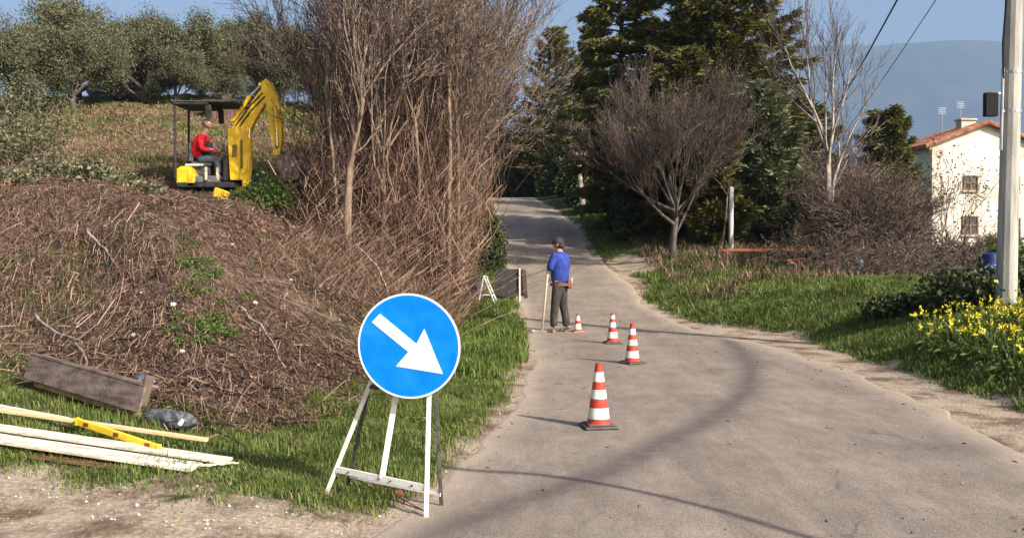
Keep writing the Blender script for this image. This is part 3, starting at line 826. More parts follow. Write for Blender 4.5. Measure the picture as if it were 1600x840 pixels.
# dark woods closing the end of the lane
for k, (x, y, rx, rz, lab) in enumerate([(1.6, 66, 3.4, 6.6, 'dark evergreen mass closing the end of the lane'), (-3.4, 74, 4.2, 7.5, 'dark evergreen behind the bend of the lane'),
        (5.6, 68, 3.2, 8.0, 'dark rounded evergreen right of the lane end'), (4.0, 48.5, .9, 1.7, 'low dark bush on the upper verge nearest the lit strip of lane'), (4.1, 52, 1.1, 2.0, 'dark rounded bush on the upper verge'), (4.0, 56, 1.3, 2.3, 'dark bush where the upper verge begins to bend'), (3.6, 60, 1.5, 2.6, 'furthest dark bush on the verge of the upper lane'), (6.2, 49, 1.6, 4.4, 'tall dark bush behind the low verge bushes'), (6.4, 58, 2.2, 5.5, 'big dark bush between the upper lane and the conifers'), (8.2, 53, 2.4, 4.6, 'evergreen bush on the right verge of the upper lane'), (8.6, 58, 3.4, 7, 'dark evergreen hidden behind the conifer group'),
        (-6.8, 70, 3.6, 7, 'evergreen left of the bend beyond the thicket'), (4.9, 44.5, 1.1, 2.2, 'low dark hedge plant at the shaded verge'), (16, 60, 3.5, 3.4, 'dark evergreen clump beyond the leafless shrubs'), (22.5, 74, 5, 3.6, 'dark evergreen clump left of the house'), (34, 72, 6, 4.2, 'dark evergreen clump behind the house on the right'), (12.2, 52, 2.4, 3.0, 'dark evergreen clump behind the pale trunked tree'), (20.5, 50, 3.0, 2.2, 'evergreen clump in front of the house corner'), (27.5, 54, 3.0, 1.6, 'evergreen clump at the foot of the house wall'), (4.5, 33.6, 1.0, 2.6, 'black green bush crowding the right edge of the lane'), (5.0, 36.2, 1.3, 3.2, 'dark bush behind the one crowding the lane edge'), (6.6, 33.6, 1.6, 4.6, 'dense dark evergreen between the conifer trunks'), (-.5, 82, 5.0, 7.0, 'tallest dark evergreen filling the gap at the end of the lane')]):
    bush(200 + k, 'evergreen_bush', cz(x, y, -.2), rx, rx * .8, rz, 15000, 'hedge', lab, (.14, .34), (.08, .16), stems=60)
for k, (x, y, rx, rz, lab, lf) in enumerate([(-.62, 27.5, .5, 1.35, 'green leafy bush hugging the left edge of the lane', 'hedge'), (-1.0, 31, .6, 1.6, 'ivy green bush at the left verge behind the first one', 'hedge'),
        (-3.9, 23.3, .9, .95, 'dark green bush behind the digger bucket', 'hedge'), (-5.2, 20.2, .7, .55, 'low green bush between the digger arm and its bucket', 'leaf'),
        (9.2, 17.9, .55, .62, 'bright green leafy bush on the right bank', 'leaf'), (10.3, 18.4, .6, .5, 'dull green bramble left of the utility pole', 'hedge'),
        (7.0, 14.6, .9, .45, 'dark bramble patch at the foot of the utility pole', 'hedge'), (8.3, 14.6, .9, .5, 'dark bramble right of the utility pole', 'hedge'),
        (6.3, 15.6, .5, .28, 'small dark bramble clump on the bank before the utility pole', 'hedge')]):
    bush(300 + k, 'leafy_bush', cz(x, y), rx, rx, rz, 4200 if k > 3 else 6500, lf, lab, (.05, .13), (.03, .07))
for k, (x, y, s, lab) in enumerate([(-7.6, 17.6, .5, 'pale grey green shrub at the top left of the cleared slope'), (-9.0, 18.6, .75, 'larger pale shrub on the left edge of the picture'),
        (-8.2, 20.2, .4, 'pale leaved shrub behind the slope crest'), (-6.7, 17.6, .3, 'small pale shrub on the crest of the slope'), (-8.6, 16.6, .35, 'small pale leaved shrub at the far left of the crest'), (-11.2, 22, 1.2, 'tall pale shrub below the left olive'), (-13.0, 25.5, 1.6, 'dense shrub under the left olive tree')]):
    bush(330 + k, 'pale_shrub', cz(x, y, -.05), s, s, s * .9, 2600, 'leaf_grey' if k < 5 else 'olive', lab, (.05, .12), (.035, .07), twig='stick', group='pale shrubs at the crest of the slope')

# brown leafless shrubs to the right
SH = [(9.6, 25.2, 1.3, 'leafless brown shrub right of the pale trunked tree'), (10.1, 26.5, 1.15, 'tall leafless brown shrub in front of the house corner'), (12.4, 27.5, .35, 'leafless shrub before the house wall'),
      (11.2, 24.2, .45, 'low brown shrub below the house'), (13.2, 25.6, .55, 'low brown shrub left of the utility pole'), (9.5, 28.4, .7, 'brown shrub left of the pale trunked tree'),
      (13.9, 27.5, .6, 'brown shrub behind the utility pole'), (10.2, 29.5, 1.5, 'tall brown thicket shrub behind the pale trunked tree'), (15.2, 30, .7, 'brown shrub against the house base'), (12.2, 31.5, 1.2, 'tall leafless shrub covering the dark side of the house'), (10.0, 31.5, 1.9, 'greyish shrub behind the grey conifer'), (16.8, 27, .6, 'brown shrub at the right edge')]
for k, (x, y, s, lab) in enumerate(SH):
    bare_tree(400 + k, 'leafless_shrub', cz(x, y), lab, .25, .04, 1.0 * s, dict(kids=[5, 6, 5], ang=(.25, .8), ratio=(.45, .75), wander=.16, up=.04, seg=4, rr=.6), M['bark_dark'], M['twig_brown'], limbs=13, limb_ang=(.1, 1.1), depth=3, group='leafless shrubs below the house', rfloor=.006, cat='shrub')
LOW = [(7.4, 24.9, .45), (7.9, 23.2, .5), (8.8, 24.0, .55), (9.7, 22.6, .5), (10.6, 23.4, .5), (9.0, 21.6, .42), (10.1, 20.9, .45), (11.3, 21.8, .45), (11.9, 23.3, .5), (8.3, 25.6, .6)]
for k, (x, y, s) in enumerate(LOW):
    bare_tree(460 + k, 'low_bramble', cz(x, y), 'low tangled brown bramble clump at the back of the right bank', .1, .02, .75 * s / .5, dict(kids=[4, 4], ang=(.3, 1.0), ratio=(.5, .85), wander=.3, up=-.02, seg=5, rr=.65), M['bark_dark'], M['twig_brown'], limbs=15, limb_ang=(.3, 1.3), depth=2, group='brown bramble clumps on the right bank', rfloor=.005, cat='bramble')
# ivy leaves climbing the house corner shrubs
r_ = np.random.default_rng(77)
n = 700; t = empty('ivy_clad_sapling', cz(15.1, 33.5), 0, 'thin sapling with scattered brown leaves in front of the house wall', 'sapling')
S = []; tips = []; rng = random.Random(9)
for j in range(7): grow(rng, S, tips, Vector((0, 0, 0)), Vector((rng.uniform(-.5, .6), rng.uniform(-.2, .2), 1)).normalized(), 2.2, .03, 3, dict(kids=[3, 3, 3], ang=(.3, .8), ratio=(.5, .75), wander=.14, up=.05, seg=5, rr=.6))
b = MB(); put(b, S, 3, .006); b.build('stems', M['twig_brown'], t)
T = np.array([tuple(q[0]) for q in tips]); c = T[r_.integers(0, len(T), n)] + r_.normal(0, .08, (n, 3))
b = MB(); b.cards(c, r_.normal(size=(n, 3)), r_.uniform(.06, .12, n), r_.uniform(.05, .09, n), r_); b.build('foliage', M['hedge'], t)

# ------------------------------------------------------------------ cleared slope: sticks and litter
rg = np.random.default_rng(12)
def on_bank(n, xr, yr, cond):
    out = []
    got = 0
    while got < n:
        x = rg.uniform(*xr, n); y = rg.uniform(*yr, n); k = cond(x, y)
        out.append(np.stack([x[k], y[k]], 1)); got += k.sum()
    return np.concatenate(out)[:n]
def brush_cond(x, y):
    d = bank_d(x, y)
    vis = x > -y * .72
    return (d > -.15) & (d < 9.5) & vis & (vnoise(x, y, .45, 51) * .6 + vnoise(x, y, 1.3, 52) * .4 > rg.uniform(.1, .55, len(x))) & (rg.random(len(x)) < np.clip(11 / y, 0, 1) ** 1.3)
def sticks(n, L, rad, main=.7, lift=.10, cond=brush_cond, xr=(-12, -.9), yr=(7.2, 23)):
    p = on_bank(n, xr, yr, cond)
    main_d = np.array([.50, -.86]); ang = rg.normal(0, .33, n); k = rg.random(n) > main; ang[k] = rg.uniform(-3.14, 3.14, k.sum())
    c, s = np.cos(ang), np.sin(ang)
    d = np.stack([main_d[0] * c - main_d[1] * s, main_d[0] * s + main_d[1] * c], 1)
    Ls = rg.uniform(*L, n); P = np.zeros((n, 5, 3)); bend = rg.normal(0, .25, n)
    l0 = rg.uniform(0, lift, n); l1 = rg.uniform(0, lift * 1.6, n)
    for i in range(5):
        f = i / 4 - .5
        q = p + d * (Ls * f)[:, None] + np.stack([-d[:, 1], d[:, 0]], 1) * (bend * Ls * f * f)[:, None]
        P[:, i, :2] = q; P[:, i, 2] = H(q[:, 0], q[:, 1]) + l0 * (1 - i / 4) + l1 * i / 4 + .03 * np.sin(i * 2.1 + ang)
    return P, rg.uniform(*rad, n)
b = MB()
for n, L, rad, mn, lf in ((12000, (.06, .26), (.002, .005), .6, .07), (6800, (.35, 1.2), (.0025, .0055), .92, .09), (700, (.8, 1.9), (.004, .009), .9, .14)):
    P, r1 = sticks(n, L, rad, mn, lf); put_poly(b, P, r1)
tag(b.build('cut_brushwood', M['stick']), 'brown cut brushwood and twigs combed down the cleared slope', 'brushwood', kind='stuff')
n = 60000; p = on_bank(n, (-12, -.9), (7.2, 23), brush_cond)
c = np.stack([p[:, 0], p[:, 1], H(p[:, 0], p[:, 1]) + rg.uniform(0, .05, n)], 1)
d = rg.normal(size=(n, 3)) * [.8, .8, .45] + [.6, -.95, -.15]
b = MB(); b.cards(c, d, rg.uniform(.04, .20, n), rg.uniform(.005, .018, n), rg)
tag(b.build('leaf_litter', M['litter']), 'dry brown leaf and bark litter covering the cleared slope', 'litter', kind='stuff')
# tall dead stems at the foot of the thicket and behind the sign
def thick_cond(x, y):
    d = bank_d(x, y); return (d > .05) & (d < 2.6)
n = 1700; p = on_bank(n, (-3.9, -.9), (12.5, 20), thick_cond)
P = np.zeros((n, 5, 3)); hgt_ = rg.uniform(.25, .95, n) * np.interp(p[:, 1], [12.5, 17], [.5, 1.2]); ln = rg.normal(0, .75, (n, 2)) + [.12, -.1]
for i in range(5):
    f = i / 4; P[:, i, 0] = p[:, 0] + ln[:, 0] * f * hgt_ + rg.normal(0, .015, n); P[:, i, 1] = p[:, 1] + ln[:, 1] * f * hgt_; P[:, i, 2] = H(p[:, 0], p[:, 1]) + hgt_ * f * (1 - .15 * f)
b = MB(); put_poly(b, P, rg.uniform(.003, .006, n))
tag(b.build('dead_stems', M['vine']), 'upright dead bramble stems on the bank behind the blue sign', 'dead stems', kind='stuff')

def branch(pts, r, label, m='bark_pale', seed=0):
    t = [Vector((x, y, Hs(x, y) + dz)) for x, y, dz in pts]
    rr = random.Random(seed); q = []
    for i in range(len(t) - 1):
        for s in range(4):
            q.append(t[i].lerp(t[i + 1], s / 4) + Vector((rr.gauss(0, .012), rr.gauss(0, .012), rr.gauss(0, .01))))
    q.append(t[-1])
    b = MB(); n = len(q); b.tube(q, [r * (1 - .7 * i / n) for i in range(n)], 7)
    for k in (n // 3, n // 2, 2 * n // 3):
        dd = (q[k + 1] - q[k]).normalized(); o = dd.orthogonal()
        b.tube([q[k], q[k] + (dd + o * .6).normalized() * .14, q[k] + (dd * 1.2 + o * .5).normalized() * .3], [r * .4, r * .3, r * .12], 5)
    o = b.build('cut_branch', M[m], smooth=True)
    return tag(o, label, 'branch', 'pale cut branches lying on the slope')
branch([(-5.6, 12.6, .15), (-5.1, 11.9, .12), (-4.6, 11.2, .08)], .022, 'long pale branch lying high on the left of the cleared slope', seed=1)
branch([(-5.3, 10.6, .12), (-4.8, 10.1, .1), (-4.35, 9.7, .06)], .018, 'straight pale branch midway down the left of the slope', seed=2)
branch([(-4.35, 9.5, .14), (-3.95, 8.9, .1), (-3.72, 8.35, .05)], .016, 'pale stick pointing down to the rusty board', seed=3)
branch([(-2.75, 17.0, .35), (-2.3, 16.2, .3), (-2.0, 15.4, .15), (-1.9, 15.0, 0)], .026, 'curved pale branch on the bank above the blue sign', seed=4)
branch([(-2.55, 8.5, .12), (-2.4, 8.2, .1), (-2.28, 7.7, .02)], .014, 'short reddish stick at the foot of the slope', 'bark', seed=5)
branch([(-3.1, 10.8, .1), (-2.6, 10.2, .1), (-2.2, 9.3, .06)], .014, 'thin pale branch on the right half of the slope', seed=6)

# ------------------------------------------------------------------ grass
def blades(n, xr, yr, cond, h, w, name, label, m='grass', flat=.5, patch=.7):
    pts = []; got = 0; tries = 0
    while got < n and tries < 40:
        x = rg.uniform(*xr, n); y = rg.uniform(*yr, n); k = cond(x, y) & (vnoise(x, y, .28, 31) * .6 + vnoise(x, y, .9, 33) * .4 > rg.uniform(0, patch, n))
        pts.append(np.stack([x[k], y[k]], 1)); got += k.sum(); tries += 1
    p = np.concatenate(pts)[:n]; n = len(p)
    z = H(p[:, 0], p[:, 1]) - .005
    hv = rg.uniform(*h, n) * (.55 + .9 * vnoise(p[:, 0], p[:, 1], .45, 40))
    ph = vnoise(p[:, 0], p[:, 1], .3, 44) * 9 + rg.normal(0, .9, n)
    ln = np.abs(rg.normal(flat, .3, n))
    d = np.stack([np.cos(ph), np.sin(ph)], 1)
    s = np.stack([-np.sin(ph + rg.normal(0, .8, n)), np.cos(ph), np.zeros(n)], 1) * (rg.uniform(*w, n) / 2)[:, None]
    base = np.stack([p[:, 0], p[:, 1], z], 1)
    mid = base + np.concatenate([d * (hv * ln * .35)[:, None], (hv * .6)[:, None]], 1)
    tip = base + np.concatenate([d * (hv * ln)[:, None], (hv * np.clip(1 - .35 * ln, .3, 1))[:, None]], 1)
    V = np.stack([base - s, base + s, mid + s * .8, mid - s * .8, tip], 1).reshape(-1, 3)
    i5 = np.arange(n)[:, None] * 5
    b = MB(); b.raw(V, np.concatenate([i5 + np.array([[0, 1, 2, 3]])]), 0); b.f.append((i5 + np.array([[3, 2, 4]]))); b.m.append(np.zeros(n, int))
    return tag(b.build(name, M[m]), label, 'grass', kind='stuff')
def masks(x, y):
    g, bb, f = ground_masks(x, y); return g, bb, f, bank_d(x, y), np.interp(y, LY, LX), np.interp(y, GY, GX)
def left_verge(x, y):
    g, bb, f, d, lx, gx = masks(x, y)
    g = masks(x + rg.normal(0, .10, len(x)), y + rg.normal(0, .16, len(x)))[0]
    bare = (vnoise(x, y, .55, 61) * .7 + vnoise(x, y, .2, 62) * .3 > .60) & (rg.random(len(x)) < .85)
    return (g < .5) & (x < lx + .02) & (d < .25) & (x > -y * .68) & ~bare
blades(82000, (-8, .4), (5.0, 12), left_verge, (.025, .10), (.004, .009), 'verge_grass', 'short green grass on the left verge around the sign', patch=.75)
blades(30000, (-3, .4), (11, 33), left_verge, (.07, .22), (.009, .018), 'verge_grass', 'long green grass on the left verge beyond the sign')
def right_bank(x, y):
    g, bb, f, d, lx, gx = masks(x, y)
    g = masks(x + rg.normal(0, .10, len(x)), y + rg.normal(0, .10, len(x)))[0]
    return (g < .5) & (x > gx - .12) & (x < y * .60)
blades(80000, (3, 12), (8, 20), right_bank, (.03, .13), (.007, .016), 'bank_grass', 'thick green grass on the right bank', patch=.6)
blades(60000, (2.6, 15), (18, 34), right_bank, (.05, .16), (.012, .026), 'bank_grass', 'green grass at the top of the right bank', patch=.7)
blades(9000, (3, 8), (34, 60), right_bank, (.12, .3), (.03, .05), 'bank_grass', 'grass on the shaded right verge of the upper lane')
def field_c(x, y):
    g, bb, f, d, lx, gx = masks(x, y); return (f > .3) & (x > -y * .6) & (x < -y * .1)
blades(60000, (-28, -3), (18, 48), field_c, (.04, .13), (.015, .035), 'field_grass', 'dry straw coloured grass in the field around the digger', 'grass_dry', patch=.9)
blades(40000, (-28, -3), (17, 49), lambda x, y: field_c(x, y) & ((y > 37) | (vnoise(x, y, 2, 71) > .56)), (.05, .15), (.03, .05), 'field_grass', 'green grass under the olive trees', 'grass')
blades(11000, (-12, -1), (7.5, 20), lambda x, y: brush_cond(x, y) & (vnoise(x, y, 1.1, 81) + .035 * (y - 9) > .70), (.04, .14), (.006, .014), 'slope_grass', 'sparse green tufts growing through the brushwood')

def scrub(x, y):
    g, bb, f, d, lx, gx = masks(x, y)
    return (x > gx + .4) & (x < y * .6) & (vnoise(x, y, 1.2, 91) + .11 * (y - 22.6) > .55)
blades(20000, (4, 16), (16, 33), scrub, (.10, .38), (.008, .02), 'dry_scrub', 'dry brown grass and scrub at the back of the right bank', 'vine', flat=.9)
blades(8000, (3.5, 12), (8, 24), right_bank, (.04, .16), (.006, .013), 'dry_grass', 'dead straw coloured blades among the green of the right bank', 'grass_dry')
blades(26000, (-7, .4), (5.0, 16), left_verge, (.02, .09), (.004, .009), 'dry_grass', 'dead straw coloured blades among the green of the left verge', 'grass_dry')
# weeds: broad leaved rosettes scattered over the banks, each a plant
def weed_src(seed, size, leafm, flower=False):
    r_ = np.random.default_rng(seed); n = 46 if not flower else 60
    t = empty('weed_plant' if not flower else 'flowering_plant', (0, 0, 0))
    az = r_.uniform(0, 6.28, n); el = r_.uniform(.15, 1.35, n)
    d = np.stack([np.cos(az) * np.cos(el), np.sin(az) * np.cos(el), np.sin(el)], 1)
    c = d * (size * r_.uniform(.1, .75, n))[:, None] * [1, 1, 1.2 if flower else .7]
    b = MB(); b.cards(c, d + r_.normal(0, .4, (n, 3)), size * r_.uniform(.25, .5, n), size * r_.uniform(.1, .2, n), r_, droop=.35); b.build('leaves', M[leafm], t)
    if flower:
        m_ = 6; P = np.zeros((m_, 3)); Q = np.stack([r_.normal(0, .13, m_), r_.normal(0, .13, m_), r_.uniform(.24, .42, m_)], 1)
        b = MB(); b.segs(P, Q, np.full(m_, .004), np.full(m_, .003), 4); b.build('stem', M['leaf'], t)
        k = 7; c = np.repeat(Q, k, 0) + r_.normal(0, .012, (m_ * k, 3))
        b = MB(); b.cards(c, r_.normal(size=(m_ * k, 3)) + [0, 0, .6], r_.uniform(.02, .04, m_ * k), r_.uniform(.015, .03, m_ * k), r_); b.build('blossom', M['flower'], t)
    return t
rnd = random.Random(4)
fl = weed_src(1, .24, 'leaf', True); fk = children(fl)
FS = []
while len(FS) < 40:
    x, y = rnd.uniform(4.9, 7.6), rnd.uniform(9.3, 12.6)
    e = x - float(np.interp(y, GY, GX)); u = 800 + 1500 * x / y
    if .4 < e < 1.9 and 1415 < u < 1660 and all((x - a) ** 2 + (y - c) ** 2 > .04 for a, c in FS): FS.append((x, y))
FS.sort(key=lambda q: q[1])
for k, (x, y) in enumerate(FS):
    lab = 'yellow flowered weed in the patch on the bank below the utility pole'; g = 'yellow flowering plants on the right bank'
    if k == 0: fl.location = (x, y, Hs(x, y)); tag(fl, lab, 'plant', g)
    else: copy_tree(fl, fk, (x, y, Hs(x, y)), rnd.random() * 6, rnd.uniform(.8, 1.25), lab)
w1s = weed_src(2, .16, 'leaf'); wk = children(w1s); ws = []
while len(ws) < 120:
    side = rnd.random()
    x, y = (rnd.uniform(3.4, 9), rnd.uniform(10, 24)) if side < .6 else (rnd.uniform(-3.5, 0), rnd.uniform(6.4, 20))
    g, bb, f = ground_masks(np.array([x]), np.array([y])); dd = float(bank_d(np.array([x]), np.array([y]))[0])
    if g[0] > .5 or dd > .1 or float(np.interp(y, LY, LX)) < x < float(np.interp(y, GY, GX)) + .1: continue
    ws.append((x, y, side < .6))
# larger weeds in the green streak on the slope
for _ in range(44):
    yy = rnd.uniform(8.9, 12.2); ws.append((-.325 * yy + rnd.gauss(0, .17), yy, None))
first = True
for x, y, s in ws:
    lab, g = (('broad leaved weed in the grass of the right bank', 'weeds on the right bank') if s else ('broad leaved weed in the grass of the left verge', 'weeds on the left verge')) if s is not None else ('bright green weed in the streak down the middle of the cleared slope', 'weeds on the cleared slope')
    loc = (x, y, Hs(x, y) + (.05 if s is None else 0)); sc = rnd.uniform(.5, 1.1) * (1.15 if s is None else 1)
    if first: w1s.location = loc; tag(w1s, lab, 'weed', g); w1s.scale = (sc,) * 3; first = False
    else: copy_tree(w1s, wk, loc, rnd.random() * 6, sc, lab, g)

# ------------------------------------------------------------------ stones and pale debris
def stone_mesh(seed, s):
    r = random.Random(seed); b = MB(); b.sph((0, 0, 0), (s, s * r.uniform(.6, .9), s * r.uniform(.4, .7)), 8, 6)
    v = b.v[0]; v += np.random.default_rng(seed).normal(0, s * .09, v.shape); return b
st_m = mat('pale_stone', (.4, .36, .3), (.6, .56, .5), .9, 8)
P_ = [(-4.1, 10.6), (-3.75, 9.5), (-3.5, 9.9), (-4.5, 11.3), (-2.9, 12.6), (-3.0, 11.2), (-2.35, 8.6), (-2.6, 13.6), (-5.2, 9.7), (-2.0, 9.9), (-3.9, 13.4), (-2.2, 12.2), (-4.8, 14.5), (-3.1, 9.0)]
for k, (x, y) in enumerate(P_):
    o = stone_mesh(k, .018 + .010 * (k % 3)).build('stone', st_m, smooth=False, loc=(x, y, Hs(x, y) + .06), rz=k)
    tag(o, 'small pale stone lying among the brushwood of the cleared slope', 'stone', 'pale stones scattered over the brushwood')
for k, (x, y, lab) in enumerate([(-.36, 8.3, 'white pebble on the bare verge right of the sign stand'), (7.2, 19.9, 'white scrap of stone in the grass of the right bank'), (3.45, 27.6, 'whitish stone at the gravel notch in the right verge')]):
    o = stone_mesh(50 + k, .04).build('stone', st_m, loc=(x, y, Hs(x, y) + .02), rz=k); tag(o, lab, 'stone')
# rough dead vegetation over the field and crest
n = 26000; p = on_bank(n, (-24, -3), (15, 38), lambda x, y: (x > -.58 * y) & (x < -.16 * y - .6) & (vnoise(x, y, 1.1, 95) * .6 + vnoise(x, y, .4, 96) * .4 > rg.uniform(.25, .7, len(x))))
c = np.stack([p[:, 0], p[:, 1], H(p[:, 0], p[:, 1]) + rg.uniform(0, .12, n)], 1)
b = MB(); b.cards(c, rg.normal(size=(n, 3)) * [1, 1, .7], rg.uniform(.06, .28, n), rg.uniform(.01, .035, n), rg)
tag(b.build('field_litter', M['litter']), 'dead brown weeds and prunings strewn over the rough field', 'litter', kind='stuff')
# crumbs and twigs on the asphalt
n = 900; x = rg.uniform(-.6, 4.4, n); y = 5 + rg.random(n) ** 1.3 * 16; lx = np.interp(y, LY, LX); ax = np.interp(y, AY, AX)
k = (x > lx) & (x < ax) & (rg.random(n) < np.exp(-np.minimum(x - lx, ax - x) / .45) + .12); x, y = x[k], y[k]; n = len(x)
b = MB(); b.cards(np.stack([x, y, H(x, y, False) + ROAD_LIFT + .006], 1), rg.normal(size=(n, 3)) * [1, 1, .08], rg.uniform(.012, .06, n), rg.uniform(.005, .02, n), rg)
tag(b.build('road_litter', M['litter']), 'crumbs of dead leaf and twig on the asphalt', 'litter', kind='stuff')
# loose gravel (uncountable)
n = 6500; x = rg.uniform(-4, 5.2, n); y = 5 + rg.random(n) ** 1.6 * 13
g, bb, f = ground_masks(x, y); lx = np.interp(y, LY, LX); ax = np.interp(y, AY, AX)
k = (g > .5) & ((x < lx + .15) | (x > ax - .15)); x, y = x[k], y[k]; n = len(x)
c = np.stack([x, y, H(x, y) + .004], 1); s = (.0025 + .013 * rg.random(n) ** 4)[:, None]
oc = np.array([[1, 0, 0], [0, 1, 0], [-1, 0, 0], [0, -1, 0], [0, 0, .8], [0, 0, -.6]])
V = (c[:, None] + oc[None] * s[:, None] * rg.uniform(.6, 1.2, (n, 6, 1))).reshape(-1, 3)
fc = np.array([[0, 1, 4], [1, 2, 4], [2, 3, 4], [3, 0, 4], [1, 0, 5], [2, 1, 5], [3, 2, 5], [0, 3, 5]])
b = MB(); b.raw(V, (np.arange(n)[:, None, None] * 6 + fc[None]).reshape(-1, 3))
tag(b.build('loose_gravel', mat('gravel_stones', (.28, .22, .17), (.42, .35, .28), .9, island=True, c3=(.6, .54, .46))), 'loose pale gravel along the road edges', 'gravel', kind='stuff')

# ------------------------------------------------------------------ blue sign on its stand
wm = mat('white_paint_worn', (.52, .51, .47), (.74, .73, .70), .5, 12, contrast=(.25, .5))
def sign():
    ox, oy = -.7, 5.6
    t = empty('road_sign', (ox, oy, 0), 0, 'round blue sign with white arrow pointing down right on a white trestle', 'road sign')
    L = lambda p: (p[0] - ox, p[1] - oy, p[2])
    fl, fr = (-1.13, 5.78, .02), (-.484, 5.38, .0)
    tl, tr = (-.80, 5.61, .80), (-.475, 5.52, .80)
    dk = mat('dark_steel', (.05, .05, .05), (.12, .11, .10), .6, 20, metal=.3)
    def strut(a, b_, w, d, m=wm, name='leg'):
        b = MB(); b.bar(L(a), L(b_), d, w, up=(0, 1, 0), bev=.002); return b.build(name, m, t)
    def along(a, b_, f): return tuple(a[i] + (b_[i] - a[i]) * f for i in range(3))
    strut(fl, along(fl, tl, 1.25), .010, .027); strut(fr, along(fr, tr, 1.25), .010, .027)
    rl, rr = (-1.03, 5.98, .03), (-.415, 5.62, .0)
    strut(rl, (-.80, 5.66, .9), .008, .024, dk); strut(rr, (-.455, 5.56, .9), .008, .024, dk)
    # cross rails
    b = MB(); b.bar(L(along(fl, tl, .22)), L(along(fr, tr, .20)), .040, .010, up=(0, 1, 0), bev=.002)
    for f in (.15, .5, .62, .85):
        q = Vector(L(along(along(fl, tl, .22), along(fr, tr, .20), f))); b.tube([q + Vector((0, -.002, 0)), q + Vector((-.003, -.012, 0))], .006, 6, mi=1)
    b.build('cross_rail', [wm, dk], t)
    strut(along(rl, (-.80, 5.635, .9), .08), along(rr, (-.455, 5.51, .9), .08), .008, .022, wm, 'rear_rail')
    strut(along(fl, tl, .88), along(fr, tr, .88), .008, .03, dk, 'top_rail')
    strut(along(along(fl, tl, .22), along(fr, tr, .20), .52), (-.655, 5.56, .78), .008, .034, wm, 'centre_strut')
    # spreader chain hooked between rear rail and front foot
    b = MB()
    for a, c in (((-.95, 5.9, .09), (-.5, 5.42, .03)), ((-.75, 5.8, .06), (-.5, 5.42, .03))):
        b.tube([L(a), L(((a[0] + c[0]) / 2, (a[1] + c[1]) / 2, .035)), L(c)], .004, 5)
    b.box(L((-.68, 5.74, .05)), (.05, .03, .03), bev=.005)
    b.build('spreader_chain', mat('rusty_chain', (.12, .04, .03), (.2, .09, .06), .8, 20), t)
    # ballast bar lying behind the lower rail
    # disc
    C = Vector(L((-.585, 5.43, .962)))
    Rm = Matrix.Rotation(R(-10), 4, 'Z') @ Matrix.Rotation(R(90 + 3), 4, 'X')   # local z -> roughly -y
    Mx = Matrix.Translation(C) @ Rm
    def ring(r, n=72): return [(r * math.cos(2 * math.pi * k / n), r * math.sin(2 * math.pi * k / n)) for k in range(n)]
    b = MB(); b.prism(ring(.300), -.012, Mx @ Matrix.Translation((0, 0, 0)))
    b.build('disc_back', mat('grey_sign_back', (.3, .31, .32), rough=.5, metal=.5), t)
    b = MB(); ri, ro = ring(.289), ring(.300); n = 72
    V = [Mx @ Vector((x, y, .0035)) for x, y in ri] + [Mx @ Vector((x, y, .0035)) for x, y in ro] + [Mx @ Vector((x, y, .0)) for x, y in ro]
    b.raw([tuple(v) for v in V], [(k, (k + 1) % n, n + (k + 1) % n, n + k) for k in range(n)] + [(n + k, n + (k + 1) % n, 2 * n + (k + 1) % n, 2 * n + k) for k in range(n)])
    fw = mat('reflective_white', (.80, .82, .84), (.86, .88, .88), .6, 30, spec=.2)
    b.build('rim', mat('rim_pale_blue', (.55, .70, .80), (.7, .8, .86), .4, 14), t)
    b = MB(); b.prism(ring(.2888), .003, Mx)
    b.build('blue_face', mat('reflective_blue', (.0, .17, .84), (.0, .20, .90), .6, 9, c3=(.01, .24, .92), spec=.15, contrast=(.35, .8)), t)
    k = .3 / 174
    pts = [(235, 127), (207, 155), (330, 252), (287, 300), (445, 322), (385, 175), (358, 225)]
    ar = [((x - 331) * k, -(y - 233) * k) for x, y in pts]
    ar = ar[::-1]
    b = MB(); b.prism(ar, .0025, Mx @ Matrix.Translation((0, 0, .0031))); b.build('arrow', fw, t)
sign()

# ------------------------------------------------------------------ cones
red = mat('cone_orange_red', (.36, .035, .022), (.47, .06, .04), .5, 14)
white = mat('cone_white', (.62, .59, .54), (.74, .71, .66), .5, 14)
rub = mat('cone_base_rubber', (.06, .055, .055), (.11, .10, .10), .8, 10)
def cone(loc, h, r0, r1, base, zs, label, rz=0, basem=rub):
    t = empty('traffic_cone', loc, rz, label, 'traffic cone', 'traffic cones along the roadworks')
    b = MB(); b.box((0, 0, .0125), (base, base, .025), bev=.012)
    b.box((0, 0, .032), (base * .78, base * .78, .014), bev=.006)
    for sx in (-1, 1):
        for sy in (-1, 1): b.box((sx * base * .38, sy * base * .38, .004), (.05, .05, .012), bev=.004)
    b.build('base_plate', basem, t)
    b = MB(); zb = .035; n = 24
    cuts = [0] + zs + [1]
    V = []; F = []; mi = []
    allz = []
    for i in range(len(cuts) - 1):
        allz += [(cuts[i], i % 2), (cuts[i + 1], i % 2)]
    for j in range(0, len(allz), 2):
        (a, m_), (c, _) = allz[j], allz[j + 1]
        bulge = .0015 if m_ else 0
        pa = (0, 0, zb + a * (h - zb)); pc = (0, 0, zb + c * (h - zb))
        ra = r0 + (r1 - r0) * a + bulge; rc = r0 + (r1 - r0) * c + bulge
        b.tube([pa, pc], [ra, rc], n, mi=m_, caps=(j == len(allz) - 2))
    b.tube([(0, 0, zb - .004), (0, 0, zb + .012)], [r0 + .012, r0 + .002], n)
    b.build('cone_body', [red, white], t)
    return t
cone((.735, 8.12, .006), .545, .098, .028, .29, [.09, .27, .42, .57, .70, .86], 'nearest and largest red and white cone with a dark square base', .15)
cone((1.60, 12.75, .006), .535, .098, .028, .29, [.09, .27, .42, .57, .70, .86], 'second nearest cone, right of the others, with red and white bands', .5)
